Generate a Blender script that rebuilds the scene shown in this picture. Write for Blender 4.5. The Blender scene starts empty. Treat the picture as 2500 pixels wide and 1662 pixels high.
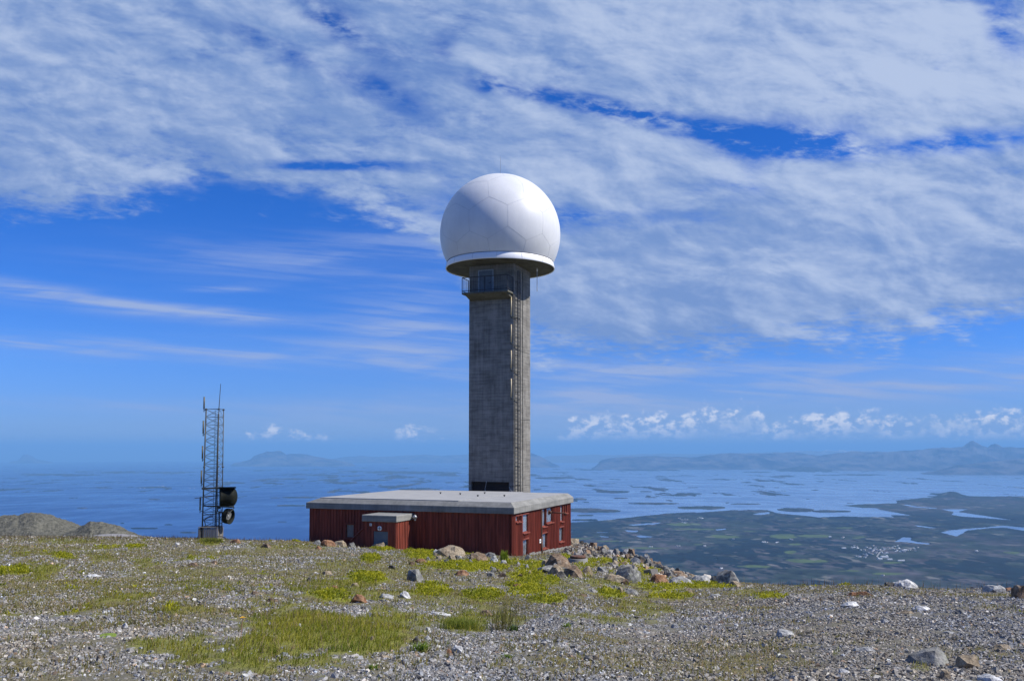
import bpy, bmesh, math, random
import numpy as np
from mathutils import Vector, Matrix

C = bpy.context.scene.collection
PI = math.pi
R = math.radians

# ------------------------------------------------------------------ camera, sun, sky
F = 2140.0            # focal length in photograph pixels (2500 wide)
TILT = 0.063          # upward tilt of the camera
PPY = 959.0           # row of the optical axis (the lens is shifted)
cam_data = bpy.data.cameras.new("camera")
cam = bpy.data.objects.new("camera", cam_data)
C.objects.link(cam)
cam.location = (0, 0, 0)
cam.rotation_euler = (PI / 2 + TILT, 0, 0)
cam_data.sensor_width = 36.0
cam_data.lens = F / 2500 * 36
cam_data.shift_y = (PPY - 831.0) / 2500
cam_data.clip_start = 0.1
cam_data.clip_end = 400000
bpy.context.scene.camera = cam

SUN_EL = R(46)
sun_h = Vector((0.985, -0.13, 0)).normalized()
to_sun = Vector((sun_h.x * math.cos(SUN_EL), sun_h.y * math.cos(SUN_EL), math.sin(SUN_EL)))
sd = bpy.data.lights.new("sun", 'SUN')
sd.energy = 4.8
sd.angle = R(0.53)
sd.color = (1.0, 0.95, 0.87)
sun = bpy.data.objects.new("sun", sd)
C.objects.link(sun)
sun.rotation_euler = (-to_sun).to_track_quat('-Z', 'Y').to_euler()

vs = bpy.context.scene.view_settings
vs.view_transform = 'Standard'
vs.look = 'None'
vs.gamma = 1
vs.use_curve_mapping = False
EXPO = 0.35
vs.exposure = EXPO
cyc = bpy.context.scene.cycles
cyc.max_bounces = 6
cyc.volume_bounces = 0
cyc.transparent_max_bounces = 12


def ray(px, py):
    """direction through a photograph pixel, scaled to y = 1: returns (x/y, z/y)"""
    cx = (np.asarray(px, dtype=float) - 1250) / F
    cy = (PPY - np.asarray(py, dtype=float)) / F
    k = math.cos(TILT) - cy * math.sin(TILT)
    return cx / k, (math.sin(TILT) + cy * math.cos(TILT)) / k


def at(px, py, D):
    a, e = ray(px, py)
    return Vector((float(a * D), float(D), float(e * D)))


def project(x, y, z):
    w = y * math.cos(TILT) + z * math.sin(TILT)
    return 1250 + F * x / w, PPY - F * (z * math.cos(TILT) - y * math.sin(TILT)) / w


# ---- node helpers
class NT:
    def __init__(s, tree):
        s.t = tree
        s.n = tree.nodes
        s.l = tree.links

    def put(s, sock, v):
        if v is None:
            return
        if isinstance(v, bpy.types.NodeSocket):
            s.l.new(v, sock)
        else:
            try:
                sock.default_value = v
            except Exception:
                sock.default_value = tuple(v) + (1.0,)

    def m(s, op, a, b=None, c=None, clamp=False):
        n = s.n.new('ShaderNodeMath')
        n.operation = op
        n.use_clamp = clamp
        s.put(n.inputs[0], a)
        s.put(n.inputs[1], b)
        s.put(n.inputs[2], c)
        return n.outputs[0]

    def noise(s, vec, scale, detail=4, rough=0.5, dist=0.0, dims='3D'):
        n = s.n.new('ShaderNodeTexNoise')
        n.noise_dimensions = dims
        s.put(n.inputs['Vector'], vec)
        n.inputs['Scale'].default_value = scale
        n.inputs['Detail'].default_value = detail
        n.inputs['Roughness'].default_value = rough
        n.inputs['Distortion'].default_value = dist
        return n.outputs['Fac']

    def comb(s, x, y, z=0.0):
        n = s.n.new('ShaderNodeCombineXYZ')
        s.put(n.inputs[0], x)
        s.put(n.inputs[1], y)
        s.put(n.inputs[2], z)
        return n.outputs[0]

    def sep(s, v):
        n = s.n.new('ShaderNodeSeparateXYZ')
        s.put(n.inputs[0], v)
        return n.outputs

    def mix(s, f, a, b, mode='MIX'):
        n = s.n.new('ShaderNodeMix')
        n.data_type = 'RGBA'
        n.blend_type = mode
        s.put(n.inputs[0], f)
        s.put(n.inputs[6], a)
        s.put(n.inputs[7], b)
        return n.outputs[2]

    def ss(s, v, lo, hi, o0=0.0, o1=1.0):
        n = s.n.new('ShaderNodeMapRange')
        n.interpolation_type = 'SMOOTHSTEP'
        s.put(n.inputs[0], v)
        n.inputs[1].default_value = lo
        n.inputs[2].default_value = hi
        n.inputs[3].default_value = o0
        n.inputs[4].default_value = o1
        return n.outputs[0]

    def curve(s, v, pts, x0, x1, y0, y1):
        """piecewise curve through pts mapped from [x0,x1] to [y0,y1]"""
        t = s.m('DIVIDE', s.m('SUBTRACT', v, x0), x1 - x0, clamp=True)
        n = s.n.new('ShaderNodeFloatCurve')
        cu = n.mapping.curves[0]
        P = [((p[0] - x0) / (x1 - x0), (p[1] - y0) / (y1 - y0)) for p in pts]
        cu.points[0].location = P[0]
        cu.points[1].location = P[-1]
        for p in P[1:-1]:
            cu.points.new(*p)
        n.mapping.update()
        s.put(n.inputs[1], t)
        return s.m('MULTIPLY_ADD', n.outputs[0], y1 - y0, y0)


# ---- sky: clear daylight sky with a high cloud deck, streaks and low far cumulus, all by direction
world = bpy.data.worlds.new("World")
bpy.context.scene.world = world
world.use_nodes = True
w = NT(world.node_tree)
for n in list(w.n):
    w.n.remove(n)
SKY_K = 0.1
sky = w.n.new('ShaderNodeTexSky')
sky.sky_type = 'NISHITA'
sky.sun_disc = False
sky.sun_elevation = SUN_EL
sky.sun_rotation = math.atan2(sun_h.x, sun_h.y)
sky.altitude = 700
sky.air_density = 1.0
sky.dust_density = 0.3
sky.ozone_density = 3.0
tc = w.n.new('ShaderNodeTexCoord')
gx, gy, gz = w.sep(tc.outputs['Generated'])[:3]
ysafe = w.m('MAXIMUM', w.m('ABSOLUTE', gy), 0.12)
# U and V: bearing and height of the view direction, in units of the photograph's pixels for easy reading
U = w.m('MULTIPLY_ADD', w.m('DIVIDE', gx, ysafe), F, 1250)
V = w.m('MULTIPLY', w.m('DIVIDE', gz, ysafe), F)
VH = w.m('SUBTRACT', 1094.5, V)          # about the photograph row of this height
zz = w.m('ADD', w.m('MAXIMUM', gz, 0.0), 0.07)
plane = w.comb(w.m('DIVIDE', gx, zz), w.m('DIVIDE', gy, zz))


def gauss(cx, cy, rx, ry, rot=0.0):
    dx = w.m('SUBTRACT', U, cx)
    dy = w.m('SUBTRACT', VH, cy)
    c, s_ = math.cos(R(rot)), math.sin(R(rot))
    a = w.m('DIVIDE', w.m('ADD', w.m('MULTIPLY', dx, c), w.m('MULTIPLY', dy, s_)), rx)
    b = w.m('DIVIDE', w.m('SUBTRACT', w.m('MULTIPLY', dy, c), w.m('MULTIPLY', dx, s_)), ry)
    r2 = w.m('ADD', w.m('MULTIPLY', a, a), w.m('MULTIPLY', b, b))
    return w.m('EXPONENT', w.m('MULTIPLY', r2, -1.0))


def addall(lst):
    o = lst[0]
    for q in lst[1:]:
        o = w.m('ADD', o, q)
    return o


def uvec(rot, sx, sy, seed):
    c, s_ = math.cos(R(rot)), math.sin(R(rot))
    a = w.m('ADD', w.m('MULTIPLY', U, c / sx), w.m('MULTIPLY', VH, s_ / sx))
    b = w.m('SUBTRACT', w.m('MULTIPLY', VH, c / sy), w.m('MULTIPLY', U, s_ / sy))
    return w.comb(a, b, seed)


# rough rows below are photograph rows; VH is a little compressed against them, so convert
def vh(px, py):
    return 1094.5 - float(ray(px, py)[1]) * F


n_soft = w.noise(uvec(9, 620, 170, 3.1), 1.0, 3, 0.5, 0.3)
n_mid = w.noise(uvec(14, 230, 115, 7.7), 1.0, 5, 0.58, 0.25)
n_fine = w.noise(uvec(4, 70, 26, 1.3), 1.0, 6, 0.62, 0.2)
n_ripple = w.noise(plane, 9.0, 7, 0.62, 0.25)
n_big = w.noise(plane, 1.6, 3, 0.5, 0.2)

EDGE = [(-1500, 420), (-300, 500), (0, 515), (250, 500), (420, 470), (640, 480), (800, 500), (1000, 560), (1120, 700),
        (1250, 850), (1500, 885), (1800, 872), (2000, 860), (2200, 835), (2350, 806), (2500, 798), (2900, 780), (4000, 700)]
edge = w.curve(U, [(x, vh(x, y)) for x, y in EDGE], -1500, 4000, 0, 1100)
dn = w.m('SUBTRACT', edge, VH)           # positive above the deck's lower edge
dn = w.m('DIVIDE', dn, 130.0)
nz = addall([w.m('MULTIPLY', w.m('SUBTRACT', n_mid, 0.5), 1.5), w.m('MULTIPLY', w.m('SUBTRACT', n_fine, 0.5), 0.8),
             w.m('MULTIPLY', w.m('SUBTRACT', n_ripple, 0.5), 1.4)])
dens_edge = w.ss(w.m('ADD', dn, nz), -0.25, 0.6)
holes = addall([
    w.m('MULTIPLY', gauss(1930, vh(1930, 350), 250, 58, 4), 1.05),
    w.m('MULTIPLY', gauss(1470, vh(1470, 262), 280, 30, 12), 1.0),
    w.m('MULTIPLY', gauss(1190, vh(1190, 200), 70, 45, 40), 0.5),
    w.m('MULTIPLY', gauss(1075, vh(1075, 115), 40, 55, -20), 0.5),
    w.m('MULTIPLY', gauss(800, vh(800, 60), 160, 45, 30), 0.8),
    w.m('MULTIPLY', gauss(640, vh(640, 110), 190, 35, 25), 0.6),
    w.m('MULTIPLY', gauss(930, vh(930, 225), 150, 40, 25), 0.55),
    w.m('MULTIPLY', gauss(820, vh(820, 405), 200, 16, 0), 0.95),
    w.m('MULTIPLY', gauss(480, vh(480, 470), 260, 35, 6), 0.7),
    w.m('MULTIPLY', gauss(700, vh(700, 500), 200, 50, 6), 0.6),
    w.m('MULTIPLY', gauss(1150, vh(1150, 520), 180, 60, 5), 0.55),
    w.m('MULTIPLY', gauss(1420, vh(1420, 530), 260, 45, 0), 0.62),
    w.m('MULTIPLY', gauss(2400, vh(2400, 345), 220, 35, -5), 0.75),
    w.m('MULTIPLY', gauss(1830, vh(1830, 455), 130, 40, 10), 0.6),
    w.m('MULTIPLY', gauss(2480, vh(2480, 60), 60, 120, -20), 0.65),
])
body = addall([w.m('MULTIPLY', n_soft, 0.75), w.m('MULTIPLY', n_mid, 0.8), w.m('MULTIPLY', n_fine, 0.5),
               w.m('MULTIPLY', n_ripple, 0.75)])
body = w.m('SUBTRACT', body, w.m('MULTIPLY', holes, w.m('MULTIPLY_ADD', w.m('ADD', n_fine, n_ripple), 2.1, -1.55)))
# veil to the right is evener than the deck at the top
veil = gauss(2000, vh(2000, 700), 900, 190, 0)
body = w.m('ADD', body, w.m('MULTIPLY', veil, 0.18))
dens_body = w.ss(body, 0.80, 1.34)
dens = w.m('MULTIPLY', dens_edge, dens_body)
dens = w.m('MULTIPLY', dens, w.ss(gy, -0.15, 0.25, 0.12, 0.95))  # clouds thinned behind the camera, out of view, to weaken fill on shaded fronts

# thin streaks over the clear sky to the left and low veils
n_str = w.noise(uvec(5, 420, 22, 11.0), 1.0, 4, 0.55, 0.5)
n_str2 = w.noise(uvec(-3, 300, 40, 5.0), 1.0, 4, 0.55, 0.4)
st_mask = addall([
    w.m('MULTIPLY', gauss(250, vh(250, 740), 480, 24, 6), 0.42),
    w.m('MULTIPLY', gauss(120, vh(120, 712), 190, 15, 10), 0.45),
    w.m('MULTIPLY', gauss(560, vh(560, 768), 320, 16, 5), 0.35),
    w.m('MULTIPLY', gauss(420, vh(420, 858), 620, 22, 3), 0.62),
    w.m('MULTIPLY', gauss(880, vh(880, 850), 300, 14, 4), 0.35),
    w.m('MULTIPLY', gauss(530, vh(530, 706), 110, 9, 0), 0.4),
    w.m('MULTIPLY', gauss(700, vh(700, 640), 420, 50, 3), 0.3),
    w.m('MULTIPLY', gauss(1020, vh(1020, 800), 170, 95, 5), 0.55),
    w.m('MULTIPLY', gauss(1030, vh(1030, 600), 260, 40, 0), 0.35),
    w.m('MULTIPLY', gauss(1000, vh(1000, 1010), 420, 40, 0), 0.42),
    w.m('MULTIPLY', gauss(300, vh(300, 990), 420, 14, 2), 0.30),
    w.m('MULTIPLY', gauss(1450, vh(1450, 980), 180, 48, 0), 0.8),
    w.m('MULTIPLY', gauss(2150, vh(2150, 935), 700, 45, -3), 0.8),
    w.m('MULTIPLY', gauss(2480, vh(2480, 880), 200, 14, -8), 0.4),
    w.m('MULTIPLY', gauss(1500, vh(1500, 905), 420, 24, 0), 0.7),
])
st = w.m('ADD', w.m('MULTIPLY', n_str, 0.8), w.m('MULTIPLY', n_str2, 0.5))
st = w.ss(st, 0.5, 0.85)
veil_low = w.m('ADD', w.m('MULTIPLY', gauss(1950, vh(1950, 1045), 900, 66), 0.58), w.m('MULTIPLY', gauss(650, vh(650, 1060), 800, 60), 0.36))
streak = w.m('MULTIPLY', st_mask, w.m('MULTIPLY_ADD', st, 1.35, 0.3), clamp=True)

# low cumulus on the horizon
TOPS = [(-1500, 1100), (560, 1100), (600, 1076), (640, 1056), (700, 1060), (790, 1073), (820, 1096), (950, 1096), (975, 1052), (1010, 1058),
        (1060, 1060), (1100, 1095), (1300, 1098), (1360, 1085), (1400, 1030), (1450, 1026), (1540, 1020), (1640, 1024), (1700, 1010),
        (1780, 1003), (1850, 1010), (1880, 1040), (1960, 1022), (2040, 1016), (2120, 1012), (2180, 1030), (2300, 1028), (2380, 1020),
        (2500, 1015), (3000, 1030), (4000, 1050)]
n_cu = w.noise(uvec(0, 34, 24, 21.0), 1.0, 7, 0.6, 0.1)
n_cu2 = w.noise(uvec(0, 110, 60, 41.0), 1.0, 4, 0.55, 0.1)
top = w.curve(U, [(x, vh(x, y)) for x, y in TOPS], -1500, 4000, 800, 1120)
h1 = w.m('DIVIDE', w.m('SUBTRACT', VH, top), 22.0)
h1 = w.m('ADD', h1, w.m('MULTIPLY', w.m('SUBTRACT', n_cu, 0.46), 4.5))
cu_top = w.ss(h1, -0.7, 0.75)
base = vh(1900, 1074)
h2 = w.m('DIVIDE', w.m('SUBTRACT', base, VH), 12.0)
h2 = w.m('ADD', h2, w.m('MULTIPLY', w.m('SUBTRACT', n_cu2, 0.5), 2.5))
cu_bot = w.ss(h2, -0.6, 0.9)
cu_br = w.ss(n_cu2, 0.36, 0.56)
cum = w.m('MULTIPLY', w.m('MULTIPLY', cu_top, cu_bot), w.m('MULTIPLY_ADD', cu_br, 0.5, 0.42))
cu_light = w.m('MULTIPLY', w.ss(n_cu, 0.42, 0.62), w.ss(h1, 4.2, 0.3))

def shifted(rot, sx, sy, seed, du, dv, det):
    c, s_ = math.cos(R(rot)), math.sin(R(rot))
    U2 = w.m('ADD', U, du)
    V2 = w.m('ADD', VH, dv)
    a = w.m('ADD', w.m('MULTIPLY', U2, c / sx), w.m('MULTIPLY', V2, s_ / sx))
    b = w.m('SUBTRACT', w.m('MULTIPLY', V2, c / sy), w.m('MULTIPLY', U2, s_ / sy))
    return w.noise(w.comb(a, b, seed), 1.0, det, 0.58, 0.25)


relief = w.m('ADD', w.m('MULTIPLY', w.m('SUBTRACT', n_mid, shifted(14, 230, 115, 7.7, 22, -20, 4)), 1.1),
             w.m('MULTIPLY', w.m('SUBTRACT', n_fine, shifted(4, 70, 26, 1.3, 6, -5, 4)), 0.12))

# colours of radiance (divided by the background strength)
def K(c):
    k_ = SKY_K * 2 ** EXPO
    return (c[0] / k_, c[1] / k_, c[2] / k_, 1)


cl_b = w.ss(addall([w.m('MULTIPLY', n_soft, 0.6), w.m('MULTIPLY', n_mid, 0.5), w.m('MULTIPLY', n_big, 0.4),
                    w.m('MULTIPLY', gauss(2300, vh(2300, 150), 900, 350), 0.28),
                    w.m('MULTIPLY', gauss(1500, vh(1500, 400), 260, 60), 0.12), relief, w.m('MULTIPLY', n_fine, 0.25)]), 0.66, 1.36)
cl_col = w.mix(cl_b, K((0.195, 0.315, 0.61)), K((0.49, 0.59, 0.80)))
sky_t = w.mix(1.0, sky.outputs[0], (0.44, 0.595, 1.08, 1), 'MULTIPLY')
# keep the photographed deep blue: pull saturation
hs = w.n.new('ShaderNodeHueSaturation')
hs.inputs['Saturation'].default_value = 1.12
hs.inputs['Value'].default_value = 1.0
w.put(hs.inputs['Color'], sky_t)
low = w.mix(1.0, hs.outputs[0], (0.70, 0.80, 0.93, 1), 'MULTIPLY')
col = w.mix(w.ss(VH, 820, 1070), hs.outputs[0], low)
col = w.mix(streak, col, K((0.33, 0.44, 0.74)))
col = w.mix(veil_low, col, K((0.30, 0.44, 0.72)))
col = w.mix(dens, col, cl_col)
col = w.mix(cum, col, w.mix(cu_light, K((0.26, 0.41, 0.72)), K((0.84, 0.86, 0.94))))
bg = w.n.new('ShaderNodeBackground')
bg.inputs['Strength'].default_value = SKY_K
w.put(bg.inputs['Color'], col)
wo = w.n.new('ShaderNodeOutputWorld')
w.l.new(bg.outputs[0], wo.inputs[0])

# ------------------------------------------------------------------ numpy noise
def _hash(ix, iy, seed):
    h = (ix.astype(np.int64) * 374761393 + iy.astype(np.int64) * 668265263 + seed * 1442695041) & 0xFFFFFFFF
    h = ((h ^ (h >> 13)) * 1274126177) & 0xFFFFFFFF
    h = (h ^ (h >> 16)) & 0xFFFFFFFF
    return h / 4294967295.0


def vnoise(x, y, seed=0):
    ix = np.floor(x)
    iy = np.floor(y)
    fx = x - ix
    fy = y - iy
    fx = fx * fx * fx * (fx * (fx * 6 - 15) + 10)
    fy = fy * fy * fy * (fy * (fy * 6 - 15) + 10)
    a = _hash(ix, iy, seed)
    b = _hash(ix + 1, iy, seed)
    c = _hash(ix, iy + 1, seed)
    d = _hash(ix + 1, iy + 1, seed)
    return (a * (1 - fx) + b * fx) * (1 - fy) + (c * (1 - fx) + d * fx) * fy


def fbm(x, y, seed=0, octv=4, gain=0.5):
    x = np.asarray(x, dtype=float)
    y = np.asarray(y, dtype=float)
    s = np.zeros(np.broadcast(x, y).shape)
    a, t = 1.0, 0.0
    for o in range(octv):
        s += a * (vnoise(x * 2 ** o + 17.3 * o, y * 2 ** o - 9.1 * o, seed + o) - 0.5)
        t += a
        a *= gain
    return s / t * 2          # about -1..1


def sstep(x, a, b):
    t = np.clip((x - a) / (b - a), 0, 1)
    return t * t * (3 - 2 * t)


# ------------------------------------------------------------------ mesh helpers
def mesh_np(name, verts, faces, mats, cols=None, smooth=False, colname='Col'):
    """verts (N,3), faces (M,k) with one k"""
    verts = np.asarray(verts, dtype=np.float32)
    faces = np.asarray(faces, dtype=np.int32)
    me = bpy.data.meshes.new(name)
    k = faces.shape[1]
    me.vertices.add(len(verts))
    me.vertices.foreach_set('co', verts.ravel())
    me.loops.add(faces.size)
    me.loops.foreach_set('vertex_index', faces.ravel())
    me.polygons.add(len(faces))
    me.polygons.foreach_set('loop_start', np.arange(0, faces.size, k, dtype=np.int32))
    me.polygons.foreach_set('loop_total', np.full(len(faces), k, dtype=np.int32))
    me.polygons.foreach_set('use_smooth', np.full(len(faces), smooth))
    me.update(calc_edges=True)
    if cols is not None:
        at_ = me.color_attributes.new(colname, 'FLOAT_COLOR', 'POINT')
        c4 = np.ones((len(verts), 4), dtype=np.float32)
        c4[:, :3] = cols
        at_.data.foreach_set('color', c4.ravel())
    me.materials.append(mats)
    return me


def grid_faces(nr, nc):
    i = np.arange(nr - 1)[:, None] * nc + np.arange(nc - 1)[None, :]
    i = i.ravel()
    return np.stack([i, i + 1, i + nc + 1, i + nc], 1)


def link(me, name, parent=None):
    o = bpy.data.objects.new(name, me)
    C.objects.link(o)
    if parent:
        o.parent = parent
    return o


def tag(o, label=None, cat=None, group=None, kind=None):
    if label:
        o['label'] = label
    if cat:
        o['category'] = cat
    if group:
        o['group'] = group
    if kind:
        o['kind'] = kind
    return o


def empty(name, loc, label, cat, group=None, rz=0.0):
    o = bpy.data.objects.new(name, None)
    C.objects.link(o)
    o.location = loc
    o.rotation_euler = (0, 0, rz)
    o.empty_display_size = 0.2
    return tag(o, label, cat, group)


class MB:
    """collects shapes and links them as one mesh object"""
    def __init__(s):
        s.bm = bmesh.new()

    def box(s, x0, x1, y0, y1, z0, z1, M=None, bevel=0.0):
        r = bmesh.ops.create_cube(s.bm, size=1.0)
        vs_ = r['verts']
        for v in vs_:
            v.co = Vector(((x0 + x1) / 2 + v.co.x * (x1 - x0), (y0 + y1) / 2 + v.co.y * (y1 - y0), (z0 + z1) / 2 + v.co.z * (z1 - z0)))
        if bevel > 0:
            ed = list({e for v in vs_ for e in v.link_edges})
            rb = bmesh.ops.bevel(s.bm, geom=ed, offset=bevel, segments=1, affect='EDGES', profile=0.5)
            vs_ = list({v for f in rb['faces'] for v in f.verts} | {v for v in vs_ if v.is_valid})
        if M is not None:
            for v in vs_:
                v.co = M @ v.co
        return vs_

    def tube(s, a, b, r, n=8, r2=None, caps=True):
        a = Vector(a)
        b = Vector(b)
        r2 = r if r2 is None else r2
        d = (b - a)
        q = d.to_track_quat('Z', 'Y').to_matrix()
        A, B = [], []
        for i in range(n):
            t = 2 * PI * i / n
            p = q @ Vector((math.cos(t), math.sin(t), 0))
            A.append(s.bm.verts.new(a + p * r))
            B.append(s.bm.verts.new(b + p * r2))
        for i in range(n):
            j = (i + 1) % n
            f = s.bm.faces.new((A[i], A[j], B[j], B[i]))
            f.smooth = n > 6
        if caps:
            s.bm.faces.new(A[::-1])
            s.bm.faces.new(B)

    def path(s, pts, r, n=6):
        for p, q in zip(pts[:-1], pts[1:]):
            s.tube(p, q, r, n)

    def lathe(s, prof, c=(0, 0, 0), n=64, M=None, smooth=True):
        rings = []
        for r, z in prof:
            if r < 1e-6:
                rings.append([s.bm.verts.new(Vector((0, 0, z)))])
            else:
                rings.append([s.bm.verts.new(Vector((r * math.cos(2 * PI * i / n), r * math.sin(2 * PI * i / n), z))) for i in range(n)])
        for A, B in zip(rings[:-1], rings[1:]):
            for i in range(n):
                j = (i + 1) % n
                if len(A) == 1:
                    f = s.bm.faces.new((A[0], B[i], B[j]))
                elif len(B) == 1:
                    f = s.bm.faces.new((A[i], A[j], B[0]))
                else:
                    f = s.bm.faces.new((A[i], A[j], B[j], B[i]))
                f.smooth = smooth
        T = Matrix.Translation(Vector(c)) @ (M or Matrix.Identity(4))
        for r_ in rings:
            for v in r_:
                v.co = T @ v.co

    def poly(s, pts, smooth=False):
        vs_ = [s.bm.verts.new(Vector(p)) for p in pts]
        return s.bm.faces.new(vs_)

    def prism(s, pts, d):
        """closed prism: polygon pts swept by vector d"""
        d = Vector(d)
        A = [s.bm.verts.new(Vector(p)) for p in pts]
        B = [s.bm.verts.new(Vector(p) + d) for p in pts]
        s.bm.faces.new(A[::-1])
        s.bm.faces.new(B)
        for i in range(len(pts)):
            j = (i + 1) % len(pts)
            s.bm.faces.new((A[i], A[j], B[j], B[i]))

    def build(s, name, mat_, parent=None, fix=True):
        if fix:
            bmesh.ops.recalc_face_normals(s.bm, faces=s.bm.faces[:])
        me = bpy.data.meshes.new(name)
        s.bm.to_mesh(me)
        s.bm.free()
        me.materials.append(mat_)
        return link(me, name, parent)


# ------------------------------------------------------------------ materials
def newmat(name):
    m_ = bpy.data.materials.new(name)
    m_.use_nodes = True
    t = NT(m_.node_tree)
    b = t.n['Principled BSDF']
    return m_, t, b


def objco(t, scale=(1, 1, 1)):
    tc_ = t.n.new('ShaderNodeTexCoord')
    mp = t.n.new('ShaderNodeMapping')
    mp.inputs['Scale'].default_value = scale
    t.l.new(tc_.outputs['Object'], mp.inputs[0])
    return mp.outputs[0]


def bump(t, b, h, strength=0.3, dist=0.02):
    n = t.n.new('ShaderNodeBump')
    n.inputs['Strength'].default_value = strength
    n.inputs['Distance'].default_value = dist
    t.put(n.inputs['Height'], h)
    t.l.new(n.outputs[0], b.inputs['Normal'])


def mat(name, c1, c2=None, scale=4.0, rough=0.7, metal=0.0, bmp=0.0, stretch=(1, 1, 1), lo=0.35, hi=0.65, detail=5, spec=0.5, bd=0.01):
    m_, t, b = newmat(name)
    b.inputs['Roughness'].default_value = rough
    b.inputs['Metallic'].default_value = metal
    b.inputs['Specular IOR Level'].default_value = spec
    co = objco(t, stretch)
    f = t.noise(co, scale, detail, 0.6)
    t.put(b.inputs['Base Color'], t.mix(t.ss(f, lo, hi), tuple(c1) + (1,), tuple(c2 or c1) + (1,)))
    if bmp:
        bump(t, b, t.noise(co, scale * 3, 4, 0.6), bmp, bd)
    return m_


def mat_attr(name, rough=0.85, spec=0.3, var=0.0, vscale=30, bmp=0.0, transl=0.0, bd=0.01):
    """colour taken from the mesh's own colour attribute"""
    m_, t, b = newmat(name)
    a = t.n.new('ShaderNodeVertexColor')
    a.layer_name = 'Col'
    c = a.outputs[0]
    b.inputs['Roughness'].default_value = rough
    b.inputs['Specular IOR Level'].default_value = spec
    if var:
        g = t.n.new('ShaderNodeNewGeometry')
        f = t.noise(g.outputs['Position'], vscale, 5, 0.65)
        c = t.mix(1.0, c, t.mix(t.ss(f, 0.3, 0.7), (1 - var,) * 3 + (1,), (1 + var,) * 3 + (1,)), 'MULTIPLY')
        if bmp:
            bump(t, b, f, bmp, bd)
    t.put(b.inputs['Base Color'], c)
    if transl:
        tr = t.n.new('ShaderNodeBsdfTranslucent')
        t.put(tr.inputs[0], c)
        mx = t.n.new('ShaderNodeMixShader')
        mx.inputs[0].default_value = transl
        t.l.new(b.outputs[0], mx.inputs[1])
        t.l.new(tr.outputs[0], mx.inputs[2])
        t.l.new(mx.outputs[0], t.n['Material Output'].inputs[0])
    return m_


def mat_concrete(name, c1, c2, streak=1.0):
    m_, t, b = newmat(name)
    co = objco(t, (1, 1, 1))
    co2 = objco(t, (0.5, 0.5, 7))
    co3 = objco(t, (5, 5, 0.35))
    f1 = t.noise(co, 0.9, 6, 0.62)
    f2 = t.noise(co2, 1.0, 5, 0.6)
    f3 = t.noise(co3, 1.0, 4, 0.6)
    f = t.m('ADD', t.m('ADD', t.m('MULTIPLY', f1, 0.45), t.m('MULTIPLY', f2, 0.4 * streak)), t.m('MULTIPLY', f3, 0.3))
    s_ = 0.75 + 0.4 * (streak - 1)
    t.put(b.inputs['Base Color'], t.mix(t.ss(f, s_ * 0.55, s_ * 1.0), tuple(c1) + (1,), tuple(c2) + (1,)))
    b.inputs['Roughness'].default_value = 0.9
    b.inputs['Specular IOR Level'].default_value = 0.25
    bump(t, b, t.m('ADD', f2, t.noise(co, 25, 4, 0.7)), 0.35, 0.02)
    return m_


M = {}
M['concrete'] = mat_concrete('tower_concrete', (0.115, 0.110, 0.099), (0.27, 0.258, 0.232))
M['slab'] = mat_concrete('cast_concrete', (0.16, 0.16, 0.15), (0.27, 0.267, 0.25), 1.0)
M['roof'] = mat('roof_felt', (0.26, 0.263, 0.265), (0.33, 0.33, 0.325), 1.2, 0.85, bmp=0.1, stretch=(1, 3, 1), spec=0.2)
M['red'] = mat('red_boards', (0.16, 0.038, 0.025), (0.29, 0.068, 0.043), 1.6, 0.75, bmp=0.25, stretch=(3, 3, 0.25), spec=0.25)
M['redtrim'] = mat('red_trim', (0.16, 0.04, 0.026), (0.23, 0.058, 0.038), 3, 0.7, spec=0.3)
M['black'] = mat('black_steel', (0.012, 0.013, 0.015), (0.025, 0.026, 0.028), 5, 0.55)
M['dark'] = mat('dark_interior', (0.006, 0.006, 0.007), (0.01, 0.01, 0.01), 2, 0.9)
M['shadowed'] = mat_concrete('shadowed_concrete', (0.06, 0.058, 0.045), (0.15, 0.145, 0.115))  # darker concrete copy: shade under balcony and platform put into the colour
M['mast'] = mat('mast_steel', (0.03, 0.035, 0.035), (0.06, 0.068, 0.065), 3, 0.6, metal=0.0)
M['olive'] = mat('olive_tube', (0.08, 0.075, 0.045), (0.12, 0.11, 0.07), 3, 0.6)
M['dish'] = mat('dark_green_dish', (0.008, 0.010, 0.008), (0.014, 0.016, 0.012), 3, 0.75, spec=0.15)
M['tan'] = mat('pale_yellow_fibreglass', (0.42, 0.34, 0.2), (0.5, 0.42, 0.27), 3, 0.5)
M['galv'] = mat('galvanised_steel', (0.30, 0.31, 0.32), (0.42, 0.43, 0.44), 6, 0.45, metal=0.6)
M['white'] = mat('white_paint', (0.74, 0.75, 0.76), (0.82, 0.82, 0.82), 1.0, 0.45, lo=0.2, hi=0.8)
M['greyseam'] = mat('seam_sealant', (0.38, 0.40, 0.41), (0.48, 0.49, 0.50), 2.0, 0.8)
M['door'] = mat('blue_grey_door', (0.10, 0.125, 0.15), (0.14, 0.165, 0.19), 1.5, 0.5)
M['rust'] = mat('rusty_iron', (0.06, 0.028, 0.018), (0.13, 0.055, 0.03), 8, 0.85, bmp=0.3)
M['wood'] = mat('weathered_wood', (0.11, 0.10, 0.095), (0.21, 0.195, 0.18), 2, 0.85, bmp=0.2, stretch=(6, 6, 0.5))
M['curtain'] = mat('pale_curtain', (0.50, 0.53, 0.56), (0.66, 0.68, 0.7), 3, 0.9)
M['sign'] = mat('white_sign', (0.75, 0.76, 0.75), (0.82, 0.82, 0.82), 2, 0.5)
M['ink'] = mat('dark_lettering', (0.03, 0.03, 0.035), (0.04, 0.04, 0.045), 2, 0.6)

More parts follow.
